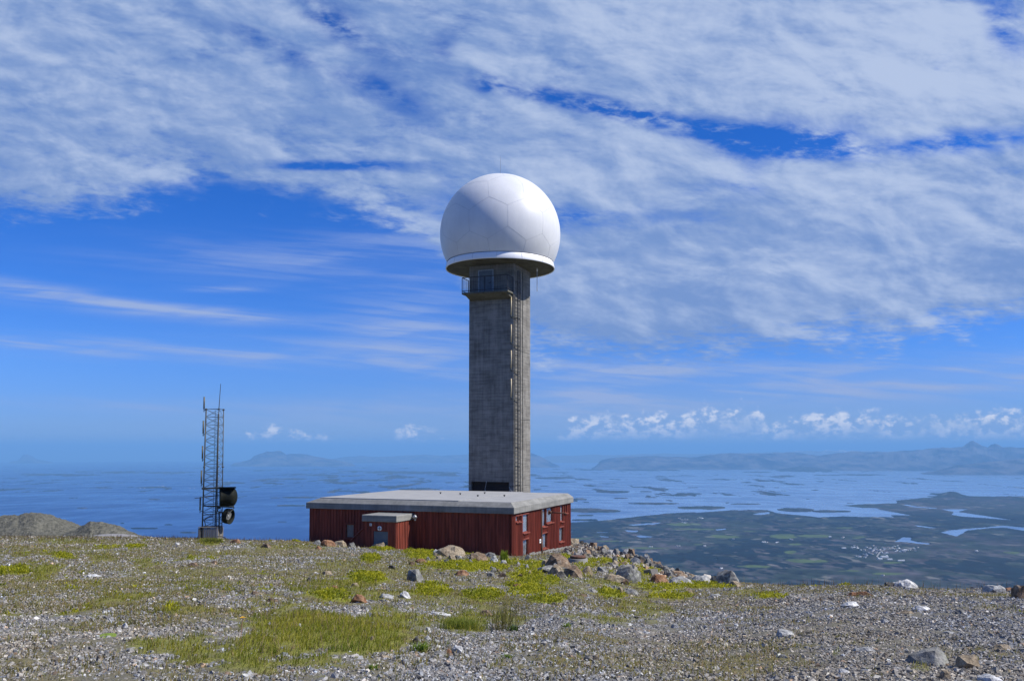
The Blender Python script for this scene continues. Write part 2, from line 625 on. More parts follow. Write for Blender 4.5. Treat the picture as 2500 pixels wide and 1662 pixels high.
# radome skin: gloss paint, faint dirt
m_, t, b = newmat('radome_skin')
co = objco(t, (1, 1, 1))
f = t.noise(co, 0.5, 4, 0.6)
f2 = t.noise(objco(t, (2, 2, 0.3)), 1.2, 5, 0.6)
t.put(b.inputs['Base Color'], t.mix(t.ss(t.m('ADD', t.m('MULTIPLY', f, 0.6), t.m('MULTIPLY', f2, 0.4)), 0.3, 0.7), (0.60, 0.61, 0.615, 1), (0.68, 0.685, 0.68, 1)))
b.inputs['Roughness'].default_value = 0.42
b.inputs['Specular IOR Level'].default_value = 0.35
M['radome'] = m_

# window glass
m_, t, b = newmat('window_glass')
tr = t.n.new('ShaderNodeBsdfTransparent')
tr.inputs[0].default_value = (0.93, 0.95, 0.97, 1)
gl = t.n.new('ShaderNodeBsdfGlossy')
gl.inputs['Roughness'].default_value = 0.03
fr = t.n.new('ShaderNodeFresnel')
fr.inputs[0].default_value = 1.6
mx = t.n.new('ShaderNodeMixShader')
t.l.new(t.m('MULTIPLY_ADD', fr.outputs[0], 0.16, 0.02, clamp=True), mx.inputs[0])
t.l.new(tr.outputs[0], mx.inputs[1])
t.l.new(gl.outputs[0], mx.inputs[2])
t.l.new(mx.outputs[0], t.n['Material Output'].inputs[0])
M['glass'] = m_

# ------------------------------------------------------------------ the summit terrain
COLS = [
    (-2200, [(70, 1330), (130, 1350), (190, 1400)]),
    (-700, [(75, 1314), (130, 1318), (190, 1330)]),
    (0, [(75, 1311), (130, 1315), (190, 1335)]),
    (350, [(76, 1311), (130, 1318), (190, 1420)]),
    (500, [(74, 1312), (90, 1318), (140, 1420)]),
    (750, [(66, 1322), (78, 1330), (130, 1450)]),
    (920, [(58, 1336), (90, 1336), (140, 1450)]),
    (1100, [(57, 1352), (90, 1342), (140, 1450)]),
    (1255, [(57, 1364), (85, 1332), (140, 1450)]),
    (1390, [(68, 1345), (82, 1320), (140, 1450)]),
    (1484, [(60, 1366), (76, 1342), (130, 1460)]),
    (1590, [(50, 1396), (64, 1372), (115, 1490)]),
    (1664, [(43, 1416), (54, 1405), (100, 1530)]),
    (1800, [(38, 1427), (48, 1436), (90, 1550)]),
    (2100, [(30, 1427), (36, 1440), (80, 1590)]),
    (2500, [(27, 1437), (33, 1452), (70, 1610)]),
    (3300, [(26, 1440), (32, 1455), (70, 1630)]),
    (5000, [(26, 1440), (32, 1455), (70, 1630)]),
]
YS = np.concatenate([[0.0], np.geomspace(1.0, 4000, 700)])
_cols = []
for px, pts in COLS:
    ds = [0.0]
    zs = [-1.65]
    for d, row in pts:
        ds.append(d)
        zs.append(float(ray(px, row)[1]) * d)
    d0, z0 = ds[-1], zs[-1]
    for dd in (50, 200, 1500, 4000):
        ds.append(d0 + dd)
        zs.append(z0 - 0.47 * dd)
    _cols.append(np.interp(YS, ds, zs))
_cols = np.array(_cols)
_ap = np.array([float(ray(c[0], 1380)[0]) for c in COLS])
AG = np.linspace(_ap[0], _ap[-1], 500)
ZG = np.array([np.interp(AG, _ap, _cols[:, j]) for j in range(len(YS))]).T   # (a, y)
for _ in range(5):       # soften the folds between control lines
    ZG[1:-1] = (ZG[:-2] + 2 * ZG[1:-1] + ZG[2:]) / 4
    lo_ = ZG[:, 2:-1].copy()
    ZG[:, 2:-1] = np.where(YS[2:-1][None] > 20, (ZG[:, 1:-2] + 2 * lo_ + ZG[:, 3:]) / 4, lo_)


def base_h(x, y):
    y = np.asarray(y, dtype=float)
    x = np.asarray(x, dtype=float)
    ys = np.maximum(y, 0.6)
    a = np.clip(x / ys, AG[0], AG[-1] - 1e-6)
    fa = (a - AG[0]) / (AG[1] - AG[0])
    ia = np.clip(fa.astype(int), 0, len(AG) - 2)
    ta = fa - ia
    iy = np.clip(np.searchsorted(YS, ys) - 1, 0, len(YS) - 2)
    ty = (ys - YS[iy]) / (YS[iy + 1] - YS[iy])
    z = (ZG[ia, iy] * (1 - ty) + ZG[ia, iy + 1] * ty) * (1 - ta) + (ZG[ia + 1, iy] * (1 - ty) + ZG[ia + 1, iy + 1] * ty) * ta
    return np.where(y < 0.6, -1.7 - 0.03 * y, z)


def H(x, y):
    x = np.asarray(x, dtype=float)
    y = np.asarray(y, dtype=float)
    z = base_h(x, y)
    k = sstep(y, 4, 12)
    z = z + k * (0.16 * fbm(x / 9, y / 9, 11, 3) + 0.06 * fbm(x / 1.9, y / 1.9, 21, 3))
    # rough rubble on the bank to the right of the building
    a = x / np.maximum(y, 1)
    rub = sstep(a, 0.055, 0.08) * (1 - sstep(a, 0.20, 0.235)) * sstep(y, 44, 60) * (1 - sstep(y, 120, 160))
    z = z + rub * (0.22 * fbm(x / 1.4, y / 1.4, 31, 4) + 0.1)
    far = sstep(y, 100, 400)
    z = z + far * (fbm(x / 60, y / 60, 41, 5) * np.minimum(y, 2000) * 0.02)
    return z


def hit(px, py, ymax=140.0):
    """where the line of sight through a photograph pixel meets the summit ground"""
    a, e = ray(px, py)
    ys = np.linspace(6, ymax, 2700)
    d = e * ys - H(a * ys, ys)
    idx = np.where(d <= 0)[0]
    i = idx[0] if len(idx) else len(ys) - 1
    y = ys[i]
    return Vector((float(a * y), float(y), float(H(a * y, y))))


# ---- where plants grow: ellipses read off the photograph, carried onto the ground
GRASS = [(800, 1555, 175, 62, 1.0), (640, 1600, 180, 32, 0.9), (450, 1577, 100, 18, 0.7), (920, 1510, 70, 26, .6), (100, 1390, 45, 20, .9), (50, 1352, 22, 8, .6),
         (250, 1358, 34, 9, .5), (345, 1375, 26, 11, .6), (300, 1462, 60, 13, .6), (500, 1430, 65, 13, .45), (450, 1490, 50, 8, .4),
         (150, 1321, 90, 5, .6), (515, 1320, 28, 9, 1.0), (850, 1436, 110, 24, .7), (1134, 1527, 46, 22, .8), (1010, 1512, 55, 22, .6), (1182, 1486, 45, 12, .6),
         (822, 1375, 45, 10, .4), (1497, 1420, 30, 12, .7), (1450, 1425, 28, 12, .7), (1467, 1517, 75, 18, .55), (1565, 1493, 65, 26, .5),
         (1570, 1408, 15, 12, .5), (2135, 1648, 30, 12, .3), (2043, 1591, 12, 10, .4), (2251, 1628, 28, 10, .5), (700, 1335, 120, 6, .4), (1230, 1500, 60, 22, .6),
         (400, 1400, 120, 12, .25), (1350, 1430, 100, 25, .4), (1100, 1480, 140, 25, .35), (930, 1395, 150, 18, .25), (150, 1345, 180, 10, .3), (1250, 1560, 50, 8, .2),
         (1000, 1352, 90, 10, .35), (1830, 1445, 60, 8, .35), (560, 1345, 90, 10, .25), (250, 1430, 140, 12, .2)]
COVER = [(45, 1392, 32, 9, .9), (0, 1396, 14, 9, .8), (155, 1360, 26, 6, .8), (330, 1335, 22, 4, .8), (897, 1411, 42, 12, 1), (811, 1459, 40, 11, 1),
         (938, 1338, 25, 6, .9), (906, 1364, 20, 8, 1), (983, 1331, 36, 6, .9), (1033, 1350, 35, 14, 1), (1128, 1346, 26, 8, .9), (1150, 1381, 95, 11, .9),
         (1054, 1440, 38, 11, .9), (1182, 1453, 35, 13, 1), (1282, 1418, 40, 22, 1), (1290, 1400, 36, 7, .8), (1290, 1446, 40, 13, 1), (1337, 1465, 36, 7, 1),
         (1345, 1417, 18, 8, .9), (1384, 1361, 13, 5, .9), (1298, 1379, 30, 9, .9), (1509, 1370, 72, 7, .8), (1545, 1383, 32, 6, .8), (1585, 1397, 30, 7, .8),
         (1615, 1435, 62, 8, .9), (1722, 1430, 60, 7, .9), (1640, 1456, 46, 6, .9), (1494, 1449, 30, 11, .9), (1877, 1456, 36, 6, .6), (1978, 1426, 30, 5, .7),
         (2058, 1426, 20, 4, .7), (725, 1316, 12, 5, .9), (1240, 1372, 20, 8, .8), (1440, 1375, 30, 9, .5), (1420, 1400, 30, 10, .5), (1560, 1425, 40, 8, .5), (260, 1335, 30, 4, .4)]


def plants(x, y, z):
    """returns (grass, cover) strengths at ground points"""
    px, py = project(x, y, z)
    n1 = fbm(x / 1.1, y / 1.1, 51, 4, 0.6)
    n2 = fbm(x / 0.5, y / 0.9, 61, 3, 0.6)
    n3 = fbm(x / 0.22, y / 0.3, 65, 2, 0.6)
    out = []
    for L, nz_ in ((GRASS, 1.25), (COVER, 1.0)):
        s = np.zeros(np.shape(x))
        for cx, cy, rx, ry, k in L:
            q = ((px - cx) / (rx * 1.15)) ** 2 + ((py - cy) / (ry * 1.2)) ** 2
            v = k * sstep(1.0 - q + nz_ * n1 + 0.7 * n2 + 0.9 * n3, -0.35, 0.9)
            s = np.maximum(s, np.where(q < 6, v, 0))
        out.append(s)
    # small bright tufts strewn about
    bits = fbm(x / 0.55, y / 0.8, 191, 3, 0.6) + 0.35 * fbm(x / 7, y / 10, 195, 2)
    reg = sstep(px, -400, 200) * (1 - 0.75 * sstep(px, 1700, 1900)) * (1 - 0.8 * sstep(py, 1490, 1560))
    out[1] = np.maximum(out[1], reg * 0.7 * sstep(bits, 0.66, 0.84))
    out[0] = np.maximum(out[0], reg * 0.38 * sstep(bits, 0.34, 0.7))
    return out


def veg_general(x, y):
    """thin dry growth between stones, denser towards the left and middle distance"""
    a = x / np.maximum(y, 1)
    n1 = fbm(x / 2.6, y / 4.2, 71, 4, 0.55)
    n2 = fbm(x / 0.7, y / 0.9, 81, 3, 0.6)
    side = 0.68 + 0.22 * sstep(-a, -0.1, 0.3) - 0.25 * sstep(a, 0.2, 0.45)
    far = sstep(y, 13, 26) * 0.45
    return np.clip(sstep(n1 + 0.6 * n2 + side + far - 0.62, -0.2, 0.7), 0, 1)


# ---- terrain mesh
na, ny = 1150, 720
aa = np.linspace(-0.78, 0.78, na)
yy = np.concatenate([np.geomspace(5.0, 105, 620), np.geomspace(105, 2600, 101)[1:]])
ny = len(yy)
Y, A = np.meshgrid(yy, aa, indexing='ij')
X = A * Y
Z = H(X, Y)
G1, G2 = plants(X, Y, Z)
VG = veg_general(X, Y)
near = 1 - sstep(Y, 40, 110)
st_n = fbm(X / 0.11, Y / 0.16, 91, 3, 0.6)
Z = Z + near * (0.016 * st_n * (1 - 0.5 * np.maximum(G1, G2)) + 0.035 * np.maximum(G1, 0.8 * G2) + 0.03 * fbm(X / 0.5, Y / 0.5, 95, 3))
big = fbm(X / 14, Y / 22, 101, 4)
grey = np.stack([0.175 + 0.04 * big, 0.170 + 0.036 * big, 0.163 + 0.032 * big], -1) * (1 + 0.35 * st_n[..., None])
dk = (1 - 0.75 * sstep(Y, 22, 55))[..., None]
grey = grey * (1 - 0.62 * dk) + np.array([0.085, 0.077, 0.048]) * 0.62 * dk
moss = np.array([0.125, 0.115, 0.035]) * (1 + 0.25 * fbm(X / 0.3, Y / 0.4, 111, 3)[..., None])
gr = np.array([0.16, 0.165, 0.025])
yl = np.array([0.20, 0.22, 0.02])
soil = np.array([0.15, 0.12, 0.08])
v_ = (VG * 0.85)[..., None]
col_ = grey * (1 - v_) + (moss * 0.65 + soil * 0.35) * v_
col_ = col_ * (1 - G1[..., None] * .9) + gr * G1[..., None] * .9
col_ = col_ * (1 - G2[..., None] * .9) + yl * G2[..., None] * .9
farm = sstep(Y, 110, 400)[..., None]
col_ = col_ * (1 - farm) + np.array([0.06, 0.075, 0.04]) * farm
M['ground'] = mat_attr('summit_ground', 0.95, 0.15, 0.45, 42, 0.6, 0, 0.02)
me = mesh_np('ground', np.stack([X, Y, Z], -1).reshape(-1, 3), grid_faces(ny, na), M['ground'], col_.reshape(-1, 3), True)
tag(link(me, 'ground'), kind='structure')
# the rest of the summit, beside and behind the camera
th = np.linspace(math.atan2(1, 0.78) - 0.02, math.atan2(1, -0.78) - 2 * PI + 0.02, 160)
rr = np.geomspace(0.5, 2600, 90)
RR, TH = np.meshgrid(rr, th, indexing='ij')
Xb, Yb = RR * np.cos(TH), RR * np.sin(TH)
Zb = -1.68 - 0.05 * np.minimum(RR, 30) - 0.2 * np.clip(RR - 40, 0, None) + 0.15 * fbm(Xb / 6, Yb / 6, 5, 3)
Zb = np.where(Yb > 2, np.minimum(Zb, base_h(Xb, np.maximum(Yb, 0.7)) - 0.25), Zb)
cb = np.ones((Xb.size, 3)) * np.array([0.2, 0.19, 0.16]) * (1 + 0.3 * fbm(Xb.ravel() / 2, Yb.ravel() / 2, 6, 3)[:, None])
me = mesh_np('ground', np.stack([Xb, Yb, Zb], -1).reshape(-1, 3), grid_faces(len(rr), len(th)), M['ground'], cb, True)
tag(link(me, 'ground'), kind='structure')
# ground right under the camera, inside the first ring of the fine sheet
xs_ = np.linspace(-5, 5, 60)
ys_ = np.linspace(-1, 5.3, 50)
Yc, Xc = np.meshgrid(ys_, xs_, indexing='ij')
Zc = H(Xc, Yc) - 0.03
me = mesh_np('ground', np.stack([Xc, Yc, Zc], -1).reshape(-1, 3), grid_faces(50, 60), M['ground'],
             np.ones((Xc.size, 3)) * np.array([0.21, 0.2, 0.17]), True)
tag(link(me, 'ground'), kind='structure')

# ------------------------------------------------------------------ plain, islands, sea, far mountains
HS = 700.0
RE = 7.4e6


def sea_z(d2):
    return -HS - d2 / (2 * RE)


def pin(px, py, poly):
    inside = np.zeros(px.shape, bool)
    n = len(poly)
    j = n - 1
    for i in range(n):
        xi, yi = poly[i]
        xj, yj = poly[j]
        c = ((yi > py) != (yj > py)) & (px < (xj - xi) * (py - yi) / (yj - yi + 1e-9) + xi)
        inside ^= c
        j = i
    return inside


MAIN = [(1200, 1288), (1391, 1277), (1440, 1273), (1500, 1269), (1545, 1264), (1590, 1257), (1619, 1254), (1700, 1250), (1790, 1246), (1880, 1247),
        (1900, 1254), (1980, 1262), (2000, 1264), (2060, 1262), (2120, 1263), (2189, 1265), (2172, 1257), (2226, 1258), (2190, 1250), (2153, 1244),
        (2146, 1240), (2110, 1239), (2064, 1234), (2100, 1231.5), (2155, 1230), (2192, 1229), (2189, 1222), (2247, 1216), (2290, 1214.5), (2263, 1212.5),
        (2300, 1211), (2324, 1209), (2370, 1211.5), (2500, 1211), (2900, 1206), (4200, 1200), (4200, 1900), (900, 1900), (900, 1500), (1100, 1330)]
LAKES = [[(2299, 1243), (2330, 1242), (2370, 1242), (2340, 1249), (2376, 1254), (2420, 1261), (2456, 1267), (2489, 1272), (2470, 1271), (2400, 1266), (2350, 1262), (2322, 1257), (2330, 1250)],
         [(2232, 1281), (2262, 1284), (2293, 1289), (2270, 1290), (2240, 1286)],
         [(2293, 1300), (2336, 1309), (2345, 1305), (2364, 1295), (2410, 1291), (2452, 1289), (2500, 1297), (2620, 1303), (2620, 1295), (2500, 1287), (2450, 1282), (2407, 1287), (2358, 1290), (2320, 1293)],
         [(2183, 1323), (2205, 1311), (2226, 1312), (2224, 1318), (2240, 1322), (2268, 1325), (2272, 1329), (2247, 1328), (2215, 1324)],
         [(1526, 1281), (1580, 1276), (1625, 1275), (1595, 1281), (1550, 1283)], [(1457, 1298), (1487, 1298.5), (1487, 1301), (1460, 1301)],
         [(1526, 1293), (1545, 1295), (1562, 1295), (1555, 1300), (1536, 1300)], [(1461, 1307), (1487, 1310), (1487, 1313), (1470, 1312)],
         [(1550, 1308), (1565, 1306), (1601, 1310), (1590, 1313), (1562, 1313)], [(1391, 1295), (1404, 1296), (1404, 1298), (1391, 1298)],
         [(1745, 1292), (1772, 1289), (1772, 1293), (1750, 1295)], [(1835, 1256), (1855, 1251), (1880, 1249), (1880, 1255), (1850, 1258)],
         [(1391, 1269), (1430, 1267), (1480, 1265), (1480, 1268), (1400, 1272)], [(1740, 1365), (1750, 1364), (1752, 1367), (1742, 1367)],
         [(1690, 1249), (1760, 1245), (1790, 1243), (1780, 1247), (1700, 1252)], [(2203, 1232), (2215, 1231), (2240, 1236), (2290, 1240), (2285, 1242), (2230, 1238)]]
ISL = [(1529, 1200, 82, 3.0), (1676, 1205, 46, 1.8), (1518, 1216, 20, 1), (1595, 1229, 90, 2.3), (1820, 1230, 42, 1.3), (1583, 1210.5, 6, 1), (1605, 1210.7, 6, 1),
       (1620, 1165.5, 40, 1.4), (1770, 1170, 60, 2.2), (1460, 1170, 90, 3.2), (1360, 1166, 70, 3.0), (1415, 1146, 70, 2.4), (1590, 1147, 85, 2.4),
       (1565, 1189, 22, .9), (1616, 1190.5, 10, .8), (1475, 1187, 30, .7), (1366, 1198, 12, .8), (1755, 1200, 6, .8), (1775, 1227, 12, 1), (1415, 1243, 70, 2),
       (1460, 1247, 95, 4), (1730, 1239, 75, 4.5), (1424, 1258, 42, 2), (1430, 1269, 30, 1.5), (1907, 1175, 12, 1), (2005, 1175, 14, .9), (1972, 1218, 15, 1),
       (2056, 1215, 29, 1.6), (2076, 1228, 20, .9), (1935, 1245, 50, 4.6), (2018, 1248, 35, 2.4), (2060, 1248, 20, 1.8), (1970, 1147, 80, 4), (2090, 1159, 85, 2.0),
       (1045, 1153, 95, 3.4), (837, 1178, 36, 3.4), (730, 1169, 55, 2.6), (956, 1188, 36, 2.2), (1015, 1194, 60, 1.7), (659, 1179, 20, 2), (837, 1198, 45, 1.3),
       (671, 1215, 16, 1), (727, 1214, 42, 1.7), (716, 1234, 36, 1.8), (1087, 1160, 45, 3.5), (900, 1172, 60, 2), (780, 1160, 60, 1.6), (870, 1150, 70, 1.5),
       (133, 1159, 120, 2.6), (30, 1168, 30, 1.3), (395, 1190, 70, 2.6), (311, 1153, 110, 1.5), (377, 1219, 16, 1.1), (252, 1191, 50, 1.2), (415, 1153, 70, 2),
       (564, 1178, 32, 2.2), (347, 1290, 45, 1.3), (300, 1277, 20, .7), (412, 1281, 12, .8), (463, 1300, 26, 1.3), (691, 1274, 20, .8), (1330, 1186, 14, .9), (620, 1200, 40, 1.2),
       (560, 1250, 14, .8), (200, 1240, 12, .7), (1480, 1180, 30, .8), (1380, 1176, 30, 1), (1990, 1196, 8, .6), (1690, 1190, 14, .7), (1850, 1152, 40, 1.2)]
FIELDS = [(1977, 1371, 58, 4.5), (1915, 1312, 36, 5.5), (1987, 1310, 52, 3.6), (2091, 1313, 22, 3), (1766, 1311, 52, 4.5), (1670, 1281, 36, 3.6), (1580, 1339, 52, 2.6),
          (1700, 1293, 62, 1.8), (2155, 1402, 42, 3), (2477, 1349, 22, 3.6), (2177, 1374, 26, 2.4), (1850, 1385, 40, 3), (1940, 1330, 20, 3), (2070, 1395, 30, 2.4), (1930, 1350, 14, 3.4),
          (1480, 1322, 30, 1.6), (1700, 1330, 24, 2), (2060, 1290, 26, 1.4), (1420, 1316, 20, 1.5), (1830, 1298, 20, 1.2)]


def land_info(x, y, coarse=False):
    """height above the sea and colour of the plain"""
    z0 = sea_z(x * x + y * y)
    px, py = project(x, y, z0)
    d = y
    wx = fbm(x / 900, y / 1500, 201, 4, 0.6)
    wy = fbm(x / 900 + 31, y / 1500 + 7, 211, 4, 0.6)
    f1 = fbm(x / 240, y / 420, 221, 3, 0.6)
    qx = px + 11 * wx + 3 * f1
    qy = py + 2.6 * wy * sstep(py, 1180, 1300) + 0.9 * f1 + 0.5 * wy
    land = pin(qx, qy, MAIN)
    for L in LAKES:
        land &= ~pin(px + 3 * wx, py + 0.8 * f1, L)
    for cx, cy, rx, ry in ISL:
        q = ((px - cx) / rx) ** 2 + ((py - cy) / (ry * 1.05)) ** 2
        sel = q < 5
        if sel.any():
            land |= sel & (q + 1.5 * fbm(x / 700, y / 2600, 231 + int(cx) % 7, 4, 0.65) < 0.72)
    # scattered skerries over the shallow sea
    sk = fbm(x / 520, y / 1700, 251, 5, 0.62)
    zone = sstep(py, 1134, 1150) * (1 - sstep(py, 1205, 1222)) * np.where(px < 1290, 0.55 + 0.45 * sstep(px, 500, 760), 0.45)
    zone2 = sstep(py, 1205, 1222) * (1 - sstep(py, 1245, 1270)) * sstep(px, 1240, 1330) * (1 - sstep(px, 1600, 1800)) * 0.8
    land |= (sk > 0.50 - 0.26 * zone - 0.20 * zone2) & (np.maximum(zone, zone2) > 0.12)
    hgt = 3 + 3 * (fbm(x / 800, y / 800, 261, 4) + 0.6)
    hill = np.exp(-((px - 2324) / 26) ** 2 - ((py - 1210) / 5) ** 2) * 60 + np.exp(-((px - 1970) / 60) ** 2 - ((py - 1146) / 4) ** 2) * 120
    hgt = np.clip(hgt, 2.5, None) + hill
    # land use
    n1 = fbm(x / 520, y / 800, 271, 5, 0.6)
    n2 = fbm(x / 160, y / 240, 281, 4, 0.6)
    n3 = fbm(x / 1700, y / 2600, 291, 3, 0.55)
    n4 = fbm(x / 90, y / 170, 321, 3)
    n5 = fbm(x / 45, y / 80, 331, 2)
    forest = sstep(n1 + 0.6 * n2 + 0.5 * n4 + 0.35 * n5 + 0.55 * n3 + 0.04, -0.02, 0.14)
    dark = np.array([0.007, 0.02, 0.030])
    moor = np.array([0.105, 0.095, 0.105])
    heath = np.array([0.042, 0.062, 0.052])
    t1 = sstep(n2 + 0.4 * n1, -0.3, 0.4)[..., None]
    c = moor * t1 + heath * (1 - t1)
    brown = (np.exp(-((px - 2400) / 180) ** 2 - ((py - 1335) / 22) ** 2) + np.exp(-((px - 2260) / 150) ** 2 - ((py - 1240) / 9) ** 2)
             + np.exp(-((px - 1500) / 160) ** 2 - ((py - 1246) / 9) ** 2))[..., None]
    fo = (forest * (1 - 0.75 * np.clip(brown[..., 0], 0, 1)) * sstep(py, 1225, 1262))[..., None]
    c = c * (1 - fo) + dark * fo
    c = c * (1 + 0.3 * n2[..., None] + 0.75 * fbm(x / 70, y / 90, 311, 3)[..., None]) * (0.50 - 0.25 * (1 - sstep(py, 1215, 1245)))[..., None]
    c = np.clip(c, 0.004, 1)
    for cx, cy, rx, ry in FIELDS:
        q = ((px - cx) / rx) ** 2 + ((py - cy) / ry) ** 2
        v = np.where(q < 5, sstep(1.0 - q + 1.3 * n2 + 0.5 * n1 + 0.9 * n4, 0.0, 0.25), 0)[..., None] * (1 - 0.35 * sstep(n2, 0.1, 0.5)[..., None])
        c = c * (1 - v) + np.array([0.065, 0.095, 0.032]) * v
    bare = sstep(fbm(x / 120, y / 200, 301, 3), 0.42, 0.6)[..., None] * (1 - fo) * 0.5
    c = c * (1 - bare) + np.array([0.2, 0.19, 0.17]) * bare
    hgt = hgt + 3.5 * fo[..., 0] * (0.6 + 0.6 * n2)
    return np.where(land, hgt, -12.0), c, land


nc2, nr2 = 1350, 560
a2 = np.linspace(-0.80, 0.80, nc2)
rows = np.concatenate([np.linspace(1620, 1450, 60, endpoint=False), np.linspace(1450, 1127.5, nr2 - 60)])
e2 = ray(1250, rows)[1]
# distance at which the curved sea shows at each row
dd = (-e2 - np.sqrt(np.maximum(e2 ** 2 - 2 * HS / RE, 0))) * RE
dd = np.maximum.accumulate(dd)
dd = dd + np.arange(len(dd)) * 0.5
Y2, A2 = np.meshgrid(dd, a2, indexing='ij')
X2 = A2 * Y2
h2_, c2_, l2_ = land_info(X2, Y2)
Z2 = sea_z(X2 ** 2 + Y2 ** 2) + h2_
me = mesh_np('land', np.stack([X2, Y2, Z2], -1).reshape(-1, 3), grid_faces(len(dd), nc2), mat_attr('lowland', 0.95, 0.1, 0.12, 0.01), c2_.reshape(-1, 3), True)
tag(link(me, 'land'), kind='structure')

# sea: one curved sheet all round
m_, t, b = newmat('sea_water')
g = t.n.new('ShaderNodeNewGeometry')
pos = g.outputs['Position']
mp = t.n.new('ShaderNodeMapping')
mp.inputs['Scale'].default_value = (1 / 1500, 1 / 5200, 1)
t.l.new(pos, mp.inputs[0])
wf = t.noise(mp.outputs[0], 1.0, 6, 0.62, 0.4)
mp2 = t.n.new('ShaderNodeMapping')
mp2.inputs['Scale'].default_value = (1 / 260, 1 / 1500, 1)
t.l.new(pos, mp2.inputs[0])
wf2 = t.noise(mp2.outputs[0], 1.0, 4, 0.6, 0.2)
wv = t.m('ADD', t.m('MULTIPLY', wf, 0.6), t.m('MULTIPLY', wf2, 0.4))
t.put(b.inputs['Base Color'], t.mix(t.ss(wv, 0.35, 0.65), (0.003, 0.035, 0.16, 1), (0.010, 0.06, 0.21, 1)))
t.put(b.inputs['Roughness'], t.ss(wv, 0.38, 0.62, 0.5, 0.22))
b.inputs['IOR'].default_value = 1.33
sx_, sy_ = t.sep(pos)[:2]
calm_sheen = t.ss(t.m('ADD', t.m('DIVIDE', sx_, t.m('MAXIMUM', sy_, 1000.0)), t.m('MULTIPLY', wf, 0.3)), -0.05, 0.42)
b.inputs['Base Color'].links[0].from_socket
t.put(b.inputs['Base Color'], t.mix(calm_sheen, t.mix(t.ss(wv, 0.35, 0.65), (0.003, 0.035, 0.16, 1), (0.010, 0.06, 0.21, 1)), t.mix(t.ss(wv, 0.35, 0.65), (0.06, 0.13, 0.28, 1), (0.16, 0.25, 0.42, 1))))  # paler base colour on calm water paints in the reflected sky
t.put(b.inputs['Roughness'], t.m('SUBTRACT', t.ss(wv, 0.38, 0.62, 0.5, 0.25), t.m('MULTIPLY', calm_sheen, 0.1)))
bump(t, b, t.noise(pos, 0.06, 3, 0.6), 0.35, 1.0)
M['sea'] = m_
rs = np.concatenate([[0.0], np.geomspace(800, 125000, 200)])
ts = np.linspace(0, 2 * PI, 361)
RS, TS = np.meshgrid(rs, ts, indexing='ij')
me = mesh_np('sea', np.stack([RS * np.cos(TS), RS * np.sin(TS), sea_z(RS ** 2)], -1).reshape(-1, 3), grid_faces(len(rs), len(ts)), M['sea'], None, True)
tag(link(me, 'sea'), kind='structure')

# far mountains
M['mountain'] = mat('far_mountain', (0.010, 0.02, 0.05), (0.11, 0.11, 0.13), 0.0014, 0.95, spec=0.1, detail=6)
m_, t, b = newmat('snowy_mountain')
g = t.n.new('ShaderNodeNewGeometry')
sf = t.noise(g.outputs['Position'], 0.0011, 6, 0.7)
hz_ = t.sep(g.outputs['Position'])[2]
sn = t.m('MULTIPLY', t.ss(sf, 0.5, 0.6), t.ss(hz_, -500, 100))
t.put(b.inputs['Base Color'], t.mix(sn, (0.08, 0.08, 0.07, 1), (0.6, 0.62, 0.65, 1)))
b.inputs['Roughness'].default_value = 0.95
M['snow'] = m_


def mountain(name, D, T, prof, m_, seed, rough=0.20, skew=0.0):
    pxs = [p[0] for p in prof]
    n = max(60, int((pxs[-1] - pxs[0]) / 1.6))
    px = np.linspace(pxs[0], pxs[-1], n)
    crest_row = np.interp(px, pxs, [p[1] for p in prof])
    a, e = ray(px, crest_row)
    zc = e * D
    bot = sea_z((D * np.sqrt(1 + a ** 2)) ** 2) - 20
    hgt = np.maximum(zc - bot, 5)
    tt = np.linspace(-1, 1, 41)
    Tt, Px = np.meshgrid(tt, np.arange(n), indexing='ij')
    Yd = D + Tt * T
    Xd = a[Px] * Yd
    rid = fbm(Xd / (T * 0.35), Yd / (T * 0.35), seed, 6, 0.6)
    shape = np.clip(1 - np.abs(Tt - skew) ** 1.25, 0, None)
    taper = np.minimum(1, np.minimum(Px, n - 1 - Px) / (n * 0.04) + 0.0)
    wn = max(5, n // 9)
    pad = np.pad(hgt, wn, mode='edge')
    broad = np.convolve(pad, np.ones(2 * wn + 1) / (2 * wn + 1), 'valid')
    broad = np.minimum(broad, hgt)
    exc = hgt - broad
    hh_ = broad[Px] * shape + np.clip(exc[Px] - np.abs(Tt - skew) * 3.0 * max(exc.max(), 1), 0, None)
    k = hh_ * (1 + rough * rid * 2.4 * (1 - shape ** 6) + rough * 0.35 * fbm(Xd / 500, Yd / 3000, seed + 5, 4))
    Zd = bot[Px] + k * taper
    me_ = mesh_np(name, np.stack([Xd, Yd, Zd], -1).reshape(-1, 3), grid_faces(41, n), m_, None, True)
    return tag(link(me_, name), kind='structure')


